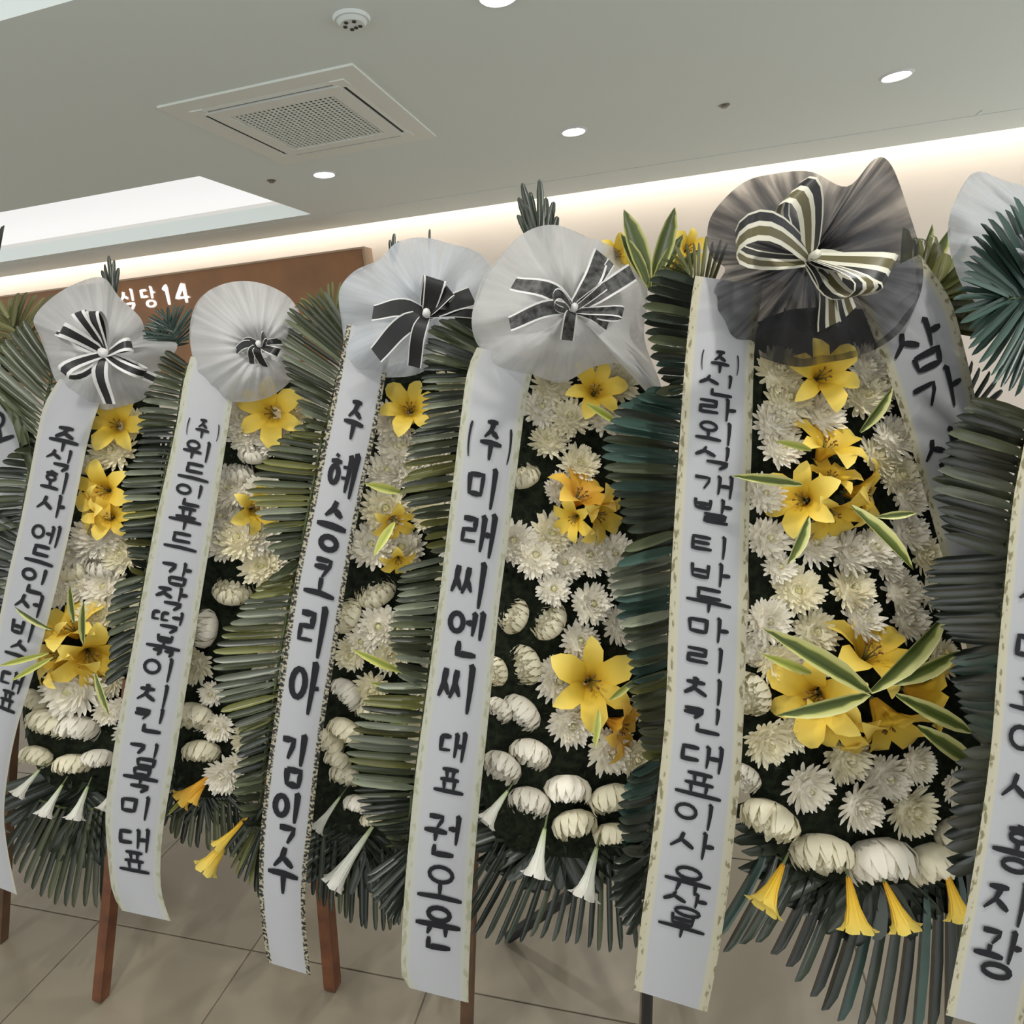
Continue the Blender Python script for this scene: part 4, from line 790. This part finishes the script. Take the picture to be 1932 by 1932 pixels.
for f in ((1556, 706, 64), (1565, 835, 70, -80), (1510, 941, 64, 185), (1638, 932, 66, 10), (1570, 895, 48, -90), (1573, 976, 66, 80), (1646, 1225, 84, -85), (1535, 1318, 82, 175), (1762, 1312, 76, 5), (1680, 1372, 88, 80), (1578, 1368, 66, 120)): w.lily(*f)
for b, t in (((1478, 1630), (1440, 1712)), ((1600, 1652), (1618, 1755)), ((1668, 1662), (1708, 1752)), ((1785, 1645), (1815, 1735))): w.trumpet(b, t, 'y', d=.11, wide=.95)
for b, t, ww, p in (((1512, 915), (1384, 897), 24, 0), ((1605, 955), (1728, 1074), 36, 0), ((1622, 815), (1687, 732), 30, 0), ((1525, 975), (1488, 1065), 32, 0), ((1655, 975), (1730, 968), 18, 0), ((1530, 850), (1465, 832), 16, 1), ((1640, 1308), (1446, 1186), 46, 0), ((1640, 1305), (1795, 1156), 50, 0), ((1640, 1308), (1470, 1352), 38, 0), ((1680, 1290), (1815, 1230), 40, 0), ((1690, 1310), (1842, 1386), 38, 0), ((1730, 1370), (1855, 1455), 42, 0), ((1530, 1270), (1440, 1235), 22, 1)): w.leaf(b, t, ww, d=.20, pale=bool(p))
w.fill(lambda x, y: x > 1835 or x < 1385, 42)
w.tulle([(1334, 452), (1345, 402), (1400, 346), (1460, 328), (1530, 324), (1598, 352), (1650, 300), (1682, 312), (1715, 400), (1738, 480), (1740, 540), (1715, 602), (1680, 642), (1620, 672), (1560, 684), (1500, 692), (1420, 668), (1378, 640), (1345, 590), (1348, 545), (1368, 508), (1345, 488)], (1525, 488), M_TG, seed=5, pleats=11, bulge=.13, depth=.12, amp=.026)
w.bow((1528, 488), [((1395, 445), 52, .06), ((1490, 365), 62, .06), ((1672, 520), 74, .06), ((1625, 555), 50, .09)], [((1572, 612), 46), ((1610, 590), 40)], [(M_RC, 1), (M_RO, 1.7), (M_RC, .9), (M_RB, 1.6), (M_RC, .4)], d=.32, knot_r=11)
w.leg((1218, 2010), (1235, 1400), M_BLACKM, .013, square=False); w.leg((1890, 1890), (1810, 1400), M_BLACKM, .013, square=False); w.leg((960, 1774), (1400, 1472), M_BLACKM, .016, d=-.2, square=False)

# ---------------- sixth, cut by the edge of the view
w = Wreath(1.0, .98, 'wreath at the open end of the row with teal fronds and long lettered sash', center=(2180, 1200))
w.body((2120, 640), (2190, 1700), [100, 170, 195, 200, 225, 235, 130])
w.fan((2010, 560), 178, 205, 19, 86, 'teal', d=.05, w=15)
w.comb([(1940, 790), (1920, 880), (1905, 960), (1898, 1045)], [(1832, 756), (1812, 782), (1796, 806), (1786, 840), (1768, 880), (1759, 930), (1771, 970), (1781, 1012)], 13, ('green', 'dark', 'grey'), w=1.3)
w.comb([(1898, 1050), (1890, 1130), (1885, 1212)], [(1761, 1060), (1746, 1090), (1746, 1120), (1761, 1160), (1791, 1202)], 10, ('dark',), w=1.3)
w.comb([(1885, 1220), (1877, 1320), (1869, 1405)], [(1802, 1236), (1792, 1270), (1801, 1300), (1816, 1340), (1831, 1382)], 9, ('teal', 'dark'), w=1.3)
w.comb([(1868, 1410), (1850, 1530), (1836, 1620)], [(1815, 1420), (1795, 1480), (1785, 1560), (1790, 1640)], 9, ('dark',), w=1.2)
for B, a, L, k in (((2290, 760), -25, 200, 'green'), ((2330, 930), -5, 200, 'teal'), ((2350, 1120), 5, 200, 'green'), ((2370, 1310), 8, 200, 'dark'), ((2370, 1490), 25, 190, 'green')): w.fan(B, a, L, 13, kind=k)
w.fan((2190, 1580), 88, 300, 14, 85, 'dark', d=-.04)
w.comb([(2000, 1620), (2110, 1690), (2190, 1710), (2280, 1690), (2370, 1610)], [(1890, 1800), (1960, 1900), (2060, 1990), (2190, 2020), (2310, 1990), (2420, 1900), (2480, 1800)], 15, ('dark', 'teal', 'dark'), d=-.01, w=.62, other=0)
w.sash([(2160, 560), (2230, 700), (2290, 900), (2340, 1150), (2370, 1400), (2385, 1650), (2390, 1850)], [(2290, 530), (2370, 690), (2435, 890), (2488, 1140), (2520, 1390), (2535, 1640), (2540, 1840)], 'yellow')
w.sash([(1975, 560), (1950, 720), (1930, 850), (1912, 940), (1896, 1100), (1882, 1250), (1871, 1400), (1851, 1550), (1826, 1700), (1806, 1800), (1784, 1915)], [(2110, 590), (2090, 740), (2070, 880), (2055, 970), (2040, 1130), (2028, 1280), (2018, 1430), (2000, 1580), (1972, 1735), (1950, 1840), (1925, 1955)], 'yellow',
  text=[(c, y, hh, .20, .80) for c, y, hh in (('주', 900, 70), ('성', 980, 70), ('식', 1140, 74), ('대', 1228, 72), ('표', 1316, 66), ('이', 1400, 76), ('사', 1492, 78), ('홍', 1604, 84), ('지', 1702, 82), ('광', 1800, 88))])
w.fill(lambda x, y: True, 46)
for f in ((2110, 720, 70), (2130, 900, 72), (2180, 1300, 84)): w.lily(*f)
w.tulle([(1788, 430), (1808, 365), (1842, 324), (1900, 342), (1970, 360), (2060, 380), (2170, 400), (2240, 480), (2230, 590), (2130, 660), (2010, 650), (1900, 610), (1830, 560), (1800, 500)], (2060, 500), M_TWB, d=-.04, seed=6, bulge=.12)
w.bow((2060, 500), [((1960, 450), 50, .05), ((2160, 450), 50, .05), ((2140, 560), 50, .05)], [((2070, 640), 44)], WB, d=.09)
w.leg((1960, 2060), (2010, 1400), M_WOODB, .019); w.leg((2560, 2060), (2360, 1400), M_WOODB, .019); w.leg((2260, 1900), (2200, 1000), M_WOODB, .018, d=-.12)
